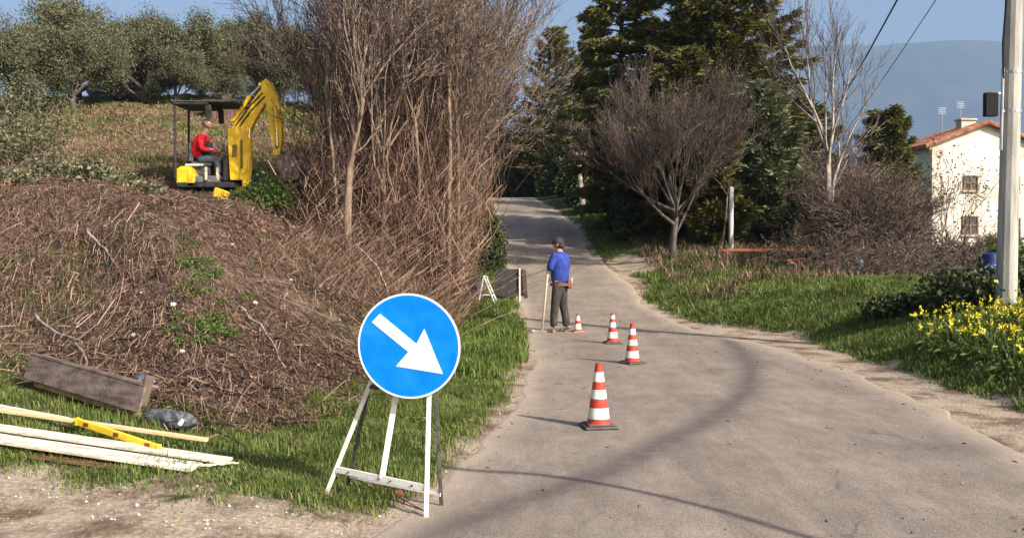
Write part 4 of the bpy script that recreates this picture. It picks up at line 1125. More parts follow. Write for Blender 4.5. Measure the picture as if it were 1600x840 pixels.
cone((1.625, 15.5, .008), .49, .092, .026, .28, [.12, .34, .50, .68, .80, .93], 'third cone from the viewer, just left behind the second, with a dark base', .1)
cone((1.20, 17.5, .012), .345, .07, .024, .235, [.1, .42, .6, .88], 'smallest cone, beside the worker in blue, on a reddish base', .3, basem=mat('cone_base_red', (.4, .12, .08), (.5, .2, .14), .7, 10))

# ------------------------------------------------------------------ people
def skin(name, chains, sub=1):
    """chains: list of lists of (x,y,z,r); the first vertex of chain 0 is the root; chains may start with an int index to join"""
    V = []; E = []; RR = []
    for ch in chains:
        prev = None
        for q in ch:
            if isinstance(q, int): prev = q; continue
            V.append(q[:3]); RR.append(q[3:]); i = len(V) - 1
            if prev is not None: E.append((prev, i))
            prev = i
    me = bpy.data.meshes.new(name); me.from_pydata(V, E, []); me.update()
    o = bpy.data.objects.new(name, me); COL.objects.link(o)
    o.modifiers.new('s', 'SKIN'); sd = o.modifiers.new('u', 'SUBSURF'); sd.levels = sub; sd.render_levels = sub
    for i, r in enumerate(RR):
        sv = me.skin_vertices[0].data[i]; sv.radius = (r[0], r[1] if len(r) > 1 else r[0]); sv.use_root = (i == 0)
    dg = bpy.context.evaluated_depsgraph_get(); dg.update()
    m2 = bpy.data.meshes.new_from_object(o.evaluated_get(dg))
    V = np.array([tuple(v.co) for v in m2.vertices]); F = [tuple(p.vertices) for p in m2.polygons]
    bpy.data.objects.remove(o)
    return V, F
def add_skin(b, chains, sub=1, mi=0):
    V, F = skin('tmp', chains, sub); n0 = b.n
    by = {}
    for f in F: by.setdefault(len(f), []).append(f)
    b.v.append(V)
    for a in by.values():
        a = np.array(a); b.f.append(a + n0); b.m.append(np.full(len(a), mi))
    b.n += len(V)
def hand(b, w, d, side, curl, mi=0):
    """w wrist, d direction of the palm, side = direction across the knuckles, curl = direction the fingers bend"""
    w, d, side, curl = Vector(w), Vector(d).normalized(), Vector(side).normalized(), Vector(curl).normalized()
    pal = w + d * .085
    add_skin(b, [[(*w, .026, .02), (*(w + d * .045), .036, .018), (*pal, .038, .016)]], 1, mi)
    for k, l in enumerate((.9, 1.0, .95, .75)):
        o = side * (.030 - .02 * k); q = pal + o
        a1 = q + (d * .8 + curl * .35).normalized() * .035 * l; a2 = a1 + (d * .1 + curl).normalized() * .028 * l; a3 = a2 + (curl * .6 - d * .8).normalized() * .022 * l
        add_skin(b, [[(*(q - d * .01), .010), (*a1, .0095), (*a2, .009), (*a3, .008)]], 1, mi)
    q = w + d * .03 + side * .032
    a1 = q + (side * .5 + d * .6 + curl * .4).normalized() * .04; a2 = a1 + (d * .4 + curl * .8 - side * .2).normalized() * .03
    add_skin(b, [[(*(q - side * .015), .013), (*a1, .011), (*a2, .009)]], 1, mi)
def head(b, c, face, r=.098, mi=0):
    """skull with jaw, nose, ears, brow"""
    c, f = Vector(c), Vector(face).normalized(); u = Vector((0, 0, 1)); s = f.cross(u).normalized(); u = s.cross(f)
    M3 = np.array(Matrix((s, f, u)).transposed())
    t = MB(); t.sph((0, 0, .012), (.076, .096, .105), 16, 12); V = t.v[0]
    low = np.clip((-.02 - V[:, 2]) / .09, 0, 1); V[:, 0] *= 1 - .35 * low; V[:, 1] = V[:, 1] * (1 - .2 * low) + .02 * low
    V = V @ M3.T + np.array(c)
    n0 = b.n; b.v.append(V)
    for F in t.f: b.f.append(F + n0); b.m.append(np.full(len(F), mi))
    b.n += len(V)
    P = lambda x, y, z: tuple(c + s * x + f * y + u * z)
    add_skin(b, [[(*P(0, .082, .02), .010), (*P(0, .100, -.004), .012), (*P(0, .108, -.022), .013)]], 1, mi)      # nose
    for sx in (-1, 1):
        add_skin(b, [[(*P(sx * .074, -.005, .02), .012, .02), (*P(sx * .082, -.012, .0), .01, .02), (*P(sx * .076, -.005, -.022), .008)]], 1, mi)
    add_skin(b, [[(*P(-.022, .088, -.052), .006), (*P(0, .094, -.05), .009), (*P(.022, .088, -.052), .006)]], 1, mi)  # mouth
    return P
skin_m = mat('skin_tone', (.42, .22, .15), (.5, .28, .2), .55, 12)
hair_m = mat('dark_hair', (.02, .014, .012), (.05, .035, .03), .7, 60)
def worker():
    x, y = .87, 17.45
    t = empty('person', (x, y, ROAD_LIFT + .003), 0, 'worker in a blue jacket and dark cap standing with a long pale handled tool', 'person')
    f = Vector((-.84, .54, 0)).normalized(); s = Vector((-f.y, f.x, 0))            # facing, and the person's left
    P = lambda a, b_, z: tuple(f * a + s * b_ + Vector((0, 0, z)))
    hips = .93
    lh = Vector((-.205, -.05, 1.05)); rh = Vector((-.19, -.02, .93))
    lf, rf = P(.07, .115, .07), P(-.05, -.13, .07)
    b = MB()
    # one continuous body
    LA = [P(0, .19, 1.41), P(.06, .27, 1.17), tuple(lh + Vector((.04, .0, .07)))]
    RA = [P(0, -.19, 1.41), P(.0, -.27, 1.15), tuple(rh + Vector((.05, -.0, .05)))]
    ch = [[(*P(0, 0, hips), .10, .09), (*P(0, 0, 1.12), .09, .08), (*P(.0, 0, 1.32), .12, .09), (*P(0, 0, 1.43), .07, .06), (*P(.015, 0, 1.50), .05, .05), (*P(.03, 0, 1.56), .05, .05)],
          [2, (*LA[0], .052), (*LA[1], .042), (*LA[2], .028)], [2, (*RA[0], .052), (*RA[1], .042), (*RA[2], .028)],
          [0, (*P(.0, .10, .88), .09), (*P(.03, .11, .50), .058), (*P(.05, .115, .12), .04), ],
          [0, (*P(.0, -.10, .88), .09), (*P(0, -.12, .50), .058), (*P(-.06, -.13, .12), .04)]]
    add_skin(b, ch, 1)
    Ph = head(b, P(.035, 0, 1.615), (-.93, .3, .04))
    hand(b, lh + Vector((.03, 0, .05)), (-.5, 0, -.7), (0, 1, 0), (-.2, -.8, 0))
    hand(b, rh + Vector((.03, 0, .05)), (-.5, 0, -.7), (0, 1, 0), (-.2, -.8, 0))
    b.build('body', skin_m, t, smooth=True)
    # jacket
    b = MB()
    add_skin(b, [[(*P(0, 0, .85), .19, .175), (*P(0, 0, 1.10), .18, .16), (*P(0, 0, 1.30), .19, .155), (*P(0, 0, 1.42), .13, .10), (*P(.01, 0, 1.49), .075, .07)],
                 [2, (*P(0, .20, 1.40), .078), (*P(.05, .275, 1.18), .068), (*tuple(lh + Vector((.055, 0, .11))), .048)],
                 [2, (*P(0, -.20, 1.40), .078), (*P(-.01, -.275, 1.16), .068), (*tuple(rh + Vector((.065, -.01, .09))), .048)]], 2)
    jk = b.build('jacket', mat('blue_jacket', (.018, .035, .2), (.03, .06, .31), .85, 9, bump=.6, bscale=14), t, smooth=True)
    # trousers
    b = MB()
    add_skin(b, [[(*P(0, 0, 1.02), .12, .11), (*P(0, 0, .88), .165, .15)],
                 [1, (*P(.0, .10, .80), .105), (*P(.035, .115, .50), .082), (*P(.055, .12, .30), .075), (*P(.055, .12, .10), .072)],
                 [1, (*P(.0, -.10, .80), .105), (*P(0, -.12, .50), .082), (*P(-.05, -.13, .30), .075), (*P(-.06, -.13, .10), .072)]], 2)
    b.build('trousers', mat('dark_work_trousers', (.03, .028, .027), (.06, .056, .05), .9, 8, bump=.7, bscale=12), t, smooth=True)
    b = MB(); b.tube([P(.0, 0, .86), P(.0, 0, .91)], .178, 20); b.build('tool_belt', mat('belt_leather', (.09, .05, .03), (.16, .10, .06), .8, 20), t)
    po = mat('pouch_brown', (.2, .07, .05), (.28, .15, .09), .8, 20)
    for a, z, w in ((3.6, .89, .13), (4.5, .88, .15), (5.3, .90, .10)):
        b = MB(); q = f * math.cos(a) * .185 + s * math.sin(a) * .185
        b.box((q.x, q.y, z), (w, .07, .16), Matrix.Rotation(math.atan2(q.y, q.x) + math.pi / 2, 3, 'Z'), bev=.02)
        b.build('tool_pouch', po, t)
    b = MB(); q = f * math.cos(4.1) * .23 + s * math.sin(4.1) * .23; b.bar((q.x, q.y, .84), (q.x + .02, q.y, 1.0), .02, .02); b.build('pouch_tool', white, t)
    # boots
    for ft in (P(.075, .12, .045), P(-.045, -.13, .045)):
        b = MB(); q = Vector(ft)
        add_skin(b, [[(*(q - f * .07 + Vector((0, 0, .0))), .045, .045), (*(q + f * .04), .045, .042), (*(q + f * .15 - Vector((0, 0, .008))), .038, .030)], [0, (*(q - f * .055 + Vector((0, 0, .09))), .05)]], 2)
        b.build('boot', mat('dusty_boot', (.16, .12, .09), (.3, .25, .2), .9, 16), t, smooth=True)
    # cap: dome plus peak
    b = MB(); t2 = MB(); t2.sph((0, 0, 0), (.092, .112, .10), 18, 12)
    c = Vector(P(.035, 0, 1.645)); hf = Vector((-.93, .3, 0)).normalized(); hs = hf.cross(Vector((0, 0, 1)))
    V = t2.v[0]; V[:, 2] = np.maximum(V[:, 2], -.02 - .35 * np.clip(-V[:, 1], 0, .1))
    V = V @ np.array(Matrix((hs, hf, Vector((0, 0, 1)))).transposed()).T + np.array(c)
    b.v.append(V); b.f += t2.f; b.m += t2.m; b.n = len(V)
    b.prism([(-.07, .07), (.07, .07), (.055, .15), (0, .17), (-.055, .15)], .008, Matrix.Translation(c + Vector((0, 0, -.005))) @ Matrix((hs, hf, Vector((0, 0, 1)))).transposed().to_4x4())
    b.build('cap', mat('dark_cap', (.03, .02, .035), (.05, .035, .05), .85, 20), t, smooth=True)
    b = MB(); b.sph(tuple(Vector(P(-.025, 0, 1.585))), (.07, .06, .05), 12, 8); b.build('hair', hair_m, t, smooth=True)
    # tool
    tt_ = empty('long_handled_tool', (x - .34, y + .0, 0), 0, 'long pale wooden handled rake held by the worker in blue', 'rake')
    o = lambda v: (v[0] + .34, v[1], v[2])
    b = MB(); b.tube([o(tuple(lh + Vector((-.02, -.045, .18)))), o(tuple(lh + Vector((-.025, -.045, 0)))), o((-.325, -.1, .06))], [.017, .018, .018], 8)
    b.build('handle', mat('pale_wood_handle', (.55, .45, .33), (.68, .6, .48), .7, 18), tt_, smooth=True)
    b = MB(); b.bar((-.17, -.1, .045), (.10, -.1, .05), .03, .03, bev=.005)
    for k in range(9): b.bar((-.16 + k * .032, -.1, .045), (-.16 + k * .032, -.13, .006), .008, .008)
    b.build('rake_head', mat('steel_worn', (.25, .22, .2), (.4, .36, .32), .6, 14, metal=.4), tt_)
    b = MB()
    for k, (dx, dy, s_) in enumerate(((-.48, -.05, .06), (-.43, -.02, .05), (-.30, .12, .05))):
        o_ = stone_mesh(80 + k, s_).build('rubble', st_m, loc=(x + dx, y + dy, .03), rz=k)
        tag(o_, 'lump of pale rubble at the foot of the rake', 'rubble', 'rubble beside the worker')
worker()

# ------------------------------------------------------------------ mini excavator and its driver
yel = mat('excavator_yellow', (.62, .36, .01), (.78, .50, .015), .45, 5, c3=(.86, .58, .03), spec=.5, contrast=(.25, .7))
def excavator():
    x, y = -6.55, 21.0; z = Hs(x, y) - .30
    t = empty('mini_excavator', (x, y, z), 0, 'yellow mini excavator with folded digging arm and dark canopy on the field', 'excavator')
    dk = mat('excavator_dark', (.02, .02, .022), (.045, .045, .05), .6, 10)
    rubber = mat('track_rubber', (.04, .035, .03), (.09, .075, .06), .9, 12)
    steel = mat('bucket_steel', (.13, .09, .08), (.24, .18, .16), .7, 7, metal=.3)
    chrome = mat('ram_chrome', (.7, .7, .7), rough=.25, metal=.9)
    # tracks
    for sy in (-.42, .42):
        b = MB(); pts = []
        for k in range(28):
            a = 2 * math.pi * k / 28; cx = .55 if math.cos(a) > 0 else -.55
            pts.append((cx + .19 * math.cos(a), .2 + .19 * math.sin(a)))
        b.prism(pts, .24, Matrix.Translation((0, sy + .12, 0)) @ Matrix.Rotation(R(90), 4, 'X'))
        for k in range(22): b.box((-.6 + k * .057, sy, .395), (.03, .25, .03)); b.box((-.6 + k * .057, sy, .012), (.03, .25, .03))
        tr = b.build('track', rubber, t)
        for cx in (-.55, -.2, .2, .55):
            b = MB(); b.tube([(cx, sy - .135, .2), (cx, sy + .135, .2)], .11 if abs(cx) > .5 else .08, 14); b.build('track_roller', dk, tr)
    b = MB(); b.box((0, 0, .32), (.8, .6, .16), bev=.02); b.tube([(0, 0, .38), (0, 0, .5)], .3, 20); b.build('undercarriage', dk, t)
    b = MB(); b.box((.35, -.52, .34), (.34, .08, .24), Matrix.Rotation(R(20), 3, 'Y'), bev=.02); b.box((.75, 0, .3), (.06, 1.2, .32), bev=.02); b.build('dozer_blade', yel, t)
    # deck and rear housing
    b = MB(); b.box((0, 0, .56), (1.2, 1.0, .12), bev=.02); b.build('deck', dk, t)
    b = MB(); b.box((-.46, 0, .74), (.34, .98, .44), bev=.07); b.box((-.3, -.35, .66), (.16, .3, .3), bev=.03); b.build('rear_housing', yel, t)
    b = MB(); b.box((-.02, -.3, .68), (.5, .3, .16), bev=.03); b.box((.1, .0, .66), (.3, .7, .14), bev=.03); b.build('side_cover', mat('grey_panel', (.1, .1, .11), (.2, .2, .21), .6, 10), t)
    b = MB(); b.box((-.18, 0, 1.02), (.46, .46, .12), bev=.04); b.box((-.40, 0, 1.28), (.10, .44, .46), bev=.04); b.box((-.18, 0, .88), (.36, .36, .2), bev=.02)
    b.build('seat', mat('seat_vinyl', (.05, .05, .06), (.1, .1, .11), .6, 12), t)
    b = MB(); b.box((-.30, -.26, 1.0), (.40, .05, .05), bev=.015); b.build('armrest', mat('pale_plastic', (.5, .5, .5), (.6, .6, .6), .6, 12), t)
    for sx, sy in ((.02, -.28), (.24, -.2)):
        b = MB(); b.box((sx, sy - .2, .80), (.05, .04, .28), bev=.01); b.build('step_plate', mat('cream_paint', (.6, .58, .45), (.7, .68, .55), .6, 12), t)
    b = MB()
    for sy in (-.25, .25): b.tube([(.36, sy, .6), (.36, sy, 1.2), (.33, sy, 1.42)], .018, 6); b.sph((.33, sy, 1.44), .03, 8, 6)
    b.box((.36, 0, .95), (.06, .62, .6), bev=.02)
    b.build('control_console', dk, t)
    # canopy
    for cy in (-.44, .44):
        b = MB(); b.bar((-.65, cy, .7), (-.65, cy, 2.28), .045, .045, bev=.008); b.build('canopy_post', dk, t)
        b = MB(); b.bar((.06, cy, 2.28), (.08, cy, 1.98), .12, .05, bev=.008); b.build('canopy_bracket', dk, t)
    b = MB(); b.box((.0, 0, 2.33), (1.42, 1.05, .04), bev=.015); b.box((-.3, 0, 2.30), (.76, 1.0, .07), bev=.02); b.build('canopy_roof', mat('canopy_dark', (.045, .05, .05), (.08, .085, .08), .5, 8), t)
    # swing post (vertical lower boom)
    def side_plate(poly, y0, w, name, m=yel, par=t, holes=None):
        b = MB(); b.prism(poly, w, Matrix.Translation((0, y0 + w, 0)) @ Matrix.Rotation(R(90), 4, 'X')); return b.build(name, m, par)
    b = MB(); b.box((.72, 0, .48), (.3, .3, .5), bev=.04); b.tube([(.78, 0, .15), (.78, 0, .8)], .09, 12); b.build('swing_bracket', steel, t)
    b = MB(); b.box((.86, -.14, .22), (.14, .10, .34), Matrix.Rotation(R(12), 3, 'Y'), bev=.02); b.build('swing_casting', yel, t)
    low = side_plate([(.60, .55), (.92, .55), (.98, .9), (1.0, 1.62), (.93, 1.86), (.55, 1.80), (.56, 1.2)], -.15, .30, 'boom')
    b = MB(); b.box((.69, -.157, 1.32), (.10, .014, .26), bev=.004); b.box((.84, -.157, 1.25), (.05, .014, .62), bev=.004); b.build('boom_recess_shade', mat('recess_shade_yellow', (.16, .10, .01), (.22, .14, .02), .6, 9), low)  # darker yellow plates paint the shade of the boom slots
    b = MB(); b.tube([(.96, -.1, .55), (.99, -.1, 1.6)], .04, 10); b.tube([(.985, -.1, 1.2), (1.0, -.1, 1.78)], .022, 10, mi=1); b.build('boom_ram', [yel, chrome], low)
    up = side_plate([(.58, 1.74), (.96, 1.64), (1.10, 1.96), (1.36, 2.40), (1.36, 2.64), (1.22, 2.62), (.96, 2.26), (.66, 1.92)], -.10, .20, 'upper_boom')
    b = MB(); b.tube([(.62, 0, 1.98), (.98, 0, 2.52)], .045, 10); b.tube([(.95, 0, 2.48), (1.22, 0, 2.76)], .025, 10, mi=1)
    for q in ((.62, 1.98), (1.24, 2.76)): b.tube([(q[0], -.13, q[1]), (q[0], .13, q[1])], .04, 10)
    b.build('boom_ram', [yel, chrome], up)
    b = MB()
    b.tube([(.70, -.11, 1.86), (1.0, -.115, 2.28), (1.30, -.115, 2.58)], .016, 6); b.tube([(.75, -.11, 1.80), (1.05, -.115, 2.2), (1.34, -.115, 2.5)], .016, 6); b.build('hydraulic_hose', dk, up)
    dp = side_plate([(1.24, 2.58), (1.28, 2.82), (1.36, 2.88), (1.46, 2.82), (1.58, 2.50), (1.68, 2.18), (1.70, 1.60), (1.66, 1.24), (1.53, 1.22), (1.46, 1.6), (1.40, 2.1), (1.34, 2.42)], -.11, .22, 'dipper_arm')
    b = MB(); b.tube([(1.56, -.15, 2.30), (1.60, -.15, 1.75)], .038, 10); b.tube([(1.60, -.15, 1.8), (1.61, -.15, 1.42)], .02, 10, mi=1); b.build('bucket_ram', [yel, chrome], dp)
    b = MB(); b.bar((1.60, 0, 1.42), (1.78, 0, 1.30), .2, .05); b.bar((1.78, 0, 1.30), (1.80, 0, 1.12), .2, .05); b.tube([(1.60, -.16, 1.42), (1.60, .16, 1.42)], .035, 10); b.build('bucket_link', steel, dp)
    # bucket: curved shell with open mouth and teeth
    prof = [(1.56, 1.20), (1.66, 1.24), (1.86, 1.20), (2.06, 1.10), (2.14, .92), (2.10, .74), (1.96, .66), (1.76, .66)]
    bk = MB(); w = .24
    n = len(prof)
    inn = [(p[0] * .93 + 1.80 * .07, p[1] * .93 + .93 * .07) for p in prof]
    for ya, yb in ((-w, w),):
        V = [(p[0], ya, p[1]) for p in prof] + [(p[0], yb, p[1]) for p in prof] + [(p[0], ya, p[1]) for p in inn] + [(p[0], yb, p[1]) for p in inn]
        F = [(i, i + 1, n + i + 1, n + i) for i in range(n - 1)] + [(2 * n + i + 1, 2 * n + i, 3 * n + i, 3 * n + i + 1) for i in range(n - 1)]
        F += [(0, n, 3 * n, 2 * n), (n - 1, 2 * n - 1, 4 * n - 1, 3 * n - 1)]
        bk.raw(V, F)
    for yy in (-w, w - .02): bk.prism(prof, .02, Matrix.Translation((0, yy + .02, 0)) @ Matrix.Rotation(R(90), 4, 'X'))
    for k in range(4): bk.bar((1.78, -.2 + k * .133, .66), (1.64, -.2 + k * .133, .64), .04, .03)
    bk.build('bucket', steel, t)
    for ch in children(t):
        if ch.name.split('.')[0] in ('swing_bracket', 'swing_casting', 'boom', 'upper_boom', 'dipper_arm', 'bucket'): ch.location.x = -.15
    # driver
    p = empty('person', (x - .2, y - .05, z + 1.06), 0, 'digger driver in a red jacket and dark vest seated at the levers', 'person')
    b = MB()
    add_skin(b, [[(-.1, 0, .10, .13, .11), (-.07, 0, .32, .12, .10), (.0, 0, .52, .14, .10), (.05, 0, .64, .06, .06), (.09, 0, .71, .05, .05), (.12, 0, .76, .05, .05)],
                 [2, (.03, -.20, .54, .05), (.10, -.27, .28, .04), (.34, -.25, .27, .028)], [2, (.03, .20, .54, .05), (.10, .27, .28, .04), (.34, .25, .27, .028)],
                 [0, (.02, -.11, .08, .085), (.34, -.14, .06, .06), (.40, -.14, -.30, .045), (.48, -.14, -.36, .03)], [0, (.02, .11, .08, .085), (.34, .14, .06, .06), (.40, .14, -.30, .045), (.48, .14, -.36, .03)]], 1)
    head(b, (.13, 0, .84), (.95, -.25, -.1))
    hand(b, (.35, -.25, .28), (1, 0, .1), (0, 1, 0), (0, 0, -1)); hand(b, (.35, .25, .28), (1, 0, .1), (0, -1, 0), (0, 0, -1))
    b.build('body', skin_m, p, smooth=True)
    b = MB()
    add_skin(b, [[(-.11, 0, .06, .22, .19), (-.07, 0, .30, .22, .19), (.0, 0, .50, .22, .16), (.05, 0, .62, .10, .09)],
                 [2, (.03, -.22, .52, .085), (.08, -.28, .28, .07), (.27, -.26, .26, .052)], [2, (.03, .22, .52, .085), (.08, .28, .28, .07), (.27, .26, .26, .052)]], 2)
    b.build('jacket', mat('red_jacket', (.38, .008, .012), (.62, .015, .025), .8, 9, bump=.5, bscale=14), p, smooth=True)
    b = MB(); add_skin(b, [[(.08, 0, .04, .19, .14), (.10, 0, .28, .20, .15), (.13, 0, .50, .17, .12)]], 2); b.build('vest', mat('navy_vest', (.012, .014, .03), (.03, .032, .05), .85, 9), p, smooth=True)
    b = MB()
    for s in (-1, 1): add_skin(b, [[(-.08, s * .08, .07, .13), (.1, s * .12, .08, .105), (.35, s * .14, .06, .08), (.40, s * .14, -.12, .072), (.41, s * .14, -.28, .065)]], 2)
    b.build('trousers', mat('blue_grey_jeans', (.04, .05, .065), (.09, .105, .12), .9, 10), p, smooth=True)
    for s in (-1, 1):
        b = MB(); add_skin(b, [[(.40, s * .14, -.36, .05), (.48, s * .14, -.38, .045), (.58, s * .14, -.39, .035)]], 2); b.build('boot', dk, p, smooth=True)
    b = MB(); b.sph((.105, 0, .875), (.10, .088, .085), 14, 9); b.build('hair', mat('grey_hair', (.12, .09, .08), (.22, .18, .16), .8, 40), p, smooth=True)
excavator()

# ------------------------------------------------------------------ timber, boards and bag at the lower left
wood = mat('weathered_white_wood', (.42, .37, .30), (.62, .56, .47), .75, 10, c3=(.76, .71, .62), stretch=(.25, 3, 3), bump=.3)
wood2 = mat('fresh_batten', (.52, .40, .22), (.66, .53, .33), .7, 12, stretch=(.3, 3, 3))
gp = lambda x, y, dz: (x, y, Hs(x, y) + dz)
def plank(name, a, c, w, h, m, label, cat, group=None):
    a, c = Vector(a), Vector(c); mid = (a + c) / 2; d = c - a
    b = MB(); b.bar(a - mid, c - mid, w, h, bev=.004)
    o = b.build(name, m, loc=mid); return tag(o, label, cat, group)
G = 'boards lying on the lower left verge'
plank('timber_board', gp(-4.3, 6.55, .03), gp(-2.02, 6.12, .025), .17, .028, wood, 'white weathered board lowest in the pile on the lower left', 'board', G)
plank('timber_board', gp(-4.3, 6.72, .04), gp(-1.86, 6.27, .035), .12, .026, wood, 'whitish board behind the lowest one, ending in a broken tip', 'board', G)
plank('timber_batten', gp(-4.3, 6.95, .10), gp(-2.12, 6.66, .085), .04, .028, wood2, 'thin straw coloured batten on top of the board pile', 'batten', G)
plank('timber_batten', gp(-4.2, 7.2, .08), gp(-3.2, 6.9, .075), .035, .025, wood, 'short grey batten at the left end of the pile', 'batten', G)
plank('timber_board', gp(-3.25, 6.28, .012), gp(-2.5, 6.08, .012), .10, .012, mat('brown_wet_wood', (.10, .05, .03), (.18, .09, .055), .8, 10), 'thin brown strip of wood below the white boards', 'board', G)
b = MB()
for k in range(7): b.bar((.0 + .03 * k, -.035 + .012 * k, .0), (.12 + .025 * k, -.04 + .014 * k, .004 * (k % 3)), .012, .008)
o = b.build('wood_splinters', wood, loc=gp(-2.05, 6.18, .03)); tag(o, 'splintered white wood chips at the right tip of the board pile', 'splinters')
def level():
    a, c = Vector(gp(-3.05, 6.72, .115)), Vector(gp(-2.35, 6.36, .075)); mid = (a + c) / 2
    t = empty('spirit_level', mid, math.atan2((c - a).y, (c - a).x), 'yellow spirit level lying across the white boards', 'spirit level')
    dz = (c - a).z; L = Vector(((c - a).length, 0, 0)) / 2; L.z = dz / 2
    ym = mat('level_yellow', (.75, .5, .02), (.85, .62, .04), .5, 12)
    b = MB(); b.bar(-L, L, .022, .05, bev=.004); b.build('level_body', ym, t)
    for s in (-1, 1):
        b = MB(); b.box(tuple(L * s), (.02, .03, .056), bev=.004); b.build('end_cap', ym if s < 0 else ym, t)
    for f in (-.75, 0, .75):
        b = MB(); b.box(tuple(L * f), (.05, .026, .03), bev=.003); b.build('vial', mat('vial_dark', (.2, .05, .03), rough=.3), t)
level()
def formwork():
    a = Vector(gp(-4.12, 8.15, .02)); c = Vector(gp(-2.85, 7.38, -.02))
    ang = math.atan2((c - a).y, (c - a).x); mid = (a + c) / 2; ln = (c - a).length
    t = empty('formwork_panel', mid, ang, 'rusty brown formwork panel standing on edge in the grass', 'formwork panel')
    slope = (c - a).z / ln
    rm = mat('rusty_panel', (.085, .06, .05), (.15, .115, .10), .75, 5, c3=(.22, .17, .14), stretch=(1, 1, 3), bump=.3)
    Rt = Matrix.Rotation(-math.atan(slope), 3, 'Y') @ Matrix.Rotation(R(-14), 3, 'X')
    b = MB(); b.box((0, 0, .19), (ln, .022, .20), Rt, bev=.003); b.build('panel', rm, t)
    b = MB(); b.box((0, .09, .285), (ln * .98, .16, .02), Rt, bev=.003); b.build('top_flange', rm, t)
    b = MB(); b.box((-.03, .05, .055), (ln * .9, .04, .06), Rt, bev=.004); b.build('timber_runner', mat('raw_timber', (.35, .2, .11), (.5, .34, .2), .8, 9), t)
    b = MB(); b.box((ln / 2 - .02, .045, .17), (.025, .08, .24), Rt, bev=.004); b.build('end_block', mat('end_wood', (.08, .06, .05), (.15, .12, .09), .8, 9), t)
    return mid, ang
formwork()
def sack(seed, loc, s, label, col):
    r = np.random.default_rng(seed); b = MB(); b.sph((0, 0, 0), s, 26, 18); v = b.v[0]
    nn = nrm(v); k = np.sin(nn[:, 0] * 9 + nn[:, 2] * 5 + seed) * .10 + np.sin(nn[:, 1] * 13 + nn[:, 0] * 7) * .08 + r.normal(0, .035, len(v))
    v *= (1 + k)[:, None]; v[:, 2] = np.maximum(v[:, 2], -s[2] * .6)
    o = b.build('plastic_sack', mat('grey_plastic_' + str(seed), col, tuple(min(1, q * 2.6) for q in col), .35, 14, spec=.5), loc=loc, rz=-.55); return tag(o, label, 'sack')
sack(3, gp(-2.62, 7.32, .06), (.30, .07, .075), 'crumpled dark grey plastic sack at the end of the rusty panel', (.06, .061, .066))
sack(5, gp(-2.98, 7.75, .26), (.11, .06, .05), 'small grey rag on the corner of the rusty panel', (.05, .055, .065))
b = MB(); b.tube([(0, 0, 0), (.03, -.03, .02), (.05, -.01, .05)], .018, 8); o = b.build('plastic_bottle', mat('clear_plastic', (.5, .56, .6), rough=.2, spec=.6), loc=gp(-2.52, 7.2, .05)); tag(o, 'shiny clear plastic bottle beside the grey sack', 'bottle')

# ------------------------------------------------------------------ roadworks barrier up the lane
def barrier():
    x, y = .02, 22.4; z = Hs(x, y)
    t = empty('barrier_board', (x, y, z), R(-6), 'dark rectangular sign board seen from behind at the left edge of the lane', 'barrier board')
    dk = mat('dark_board', (.03, .03, .035), (.055, .055, .06), .7, 8)
    b = MB(); b.box((-.08, 0, .47), (.66, .03, .62), bev=.006); b.build('board', dk, t)
    b = MB(); b.box((.28, -.03, .43), (.10, .03, .66), Matrix.Rotation(R(-4), 3, 'Y'), bev=.006); b.build('side_board', mat('brown_board', (.05, .035, .035), (.09, .065, .06), .7, 8), t)
    b = MB(); b.bar((.165, -.05, .0), (.165, -.05, .80), .035, .03, bev=.004); b.build('post', wm, t)
    b = MB(); b.bar((-.35, -.03, .17), (.3, -.03, .17), .03, .03); b.bar((-.3, .2, 0), (-.25, .02, .5), .03, .03); b.bar((.1, .3, 0), (.15, .02, .5), .03, .03); b.build('frame', dk, t)
    x, y = -.52, 21.6; z = Hs(x, y)
    t = empty('sign_stand', (x, y, z), R(15), 'folded pale metal sign stand leaning in the grass beside the dark board', 'sign stand')
    m = mat('pale_metal', (.4, .43, .44), (.55, .58, .6), .5, 10, metal=.3)
    for a, c in (((-.12, 0, .68), (.16, 0, .0)), ((-.02, .1, .62), (.24, .1, .02)), ((-.12, 0, .68), (-.22, .1, .02)), ):
        b = MB(); b.bar(a, c, .03, .03); b.build('leg', m, t)
    b = MB(); b.bar((-.14, .02, .25), (.12, .02, .24), .025, .025); b.bar((-.12, 0, .68), (.0, .1, .64), .025, .025); b.build('cross_rail', m, t)
    b = MB(); b.sph((0, 0, 0), (.14, .05, .28), 14, 10); b.build
    o = b.build('dark_tarpaulin', dk, loc=(-.83, 22.0, Hs(-.83, 22.0) + .38)); tag(o, 'dark bundled tarpaulin behind the metal sign stand', 'tarpaulin')
barrier()
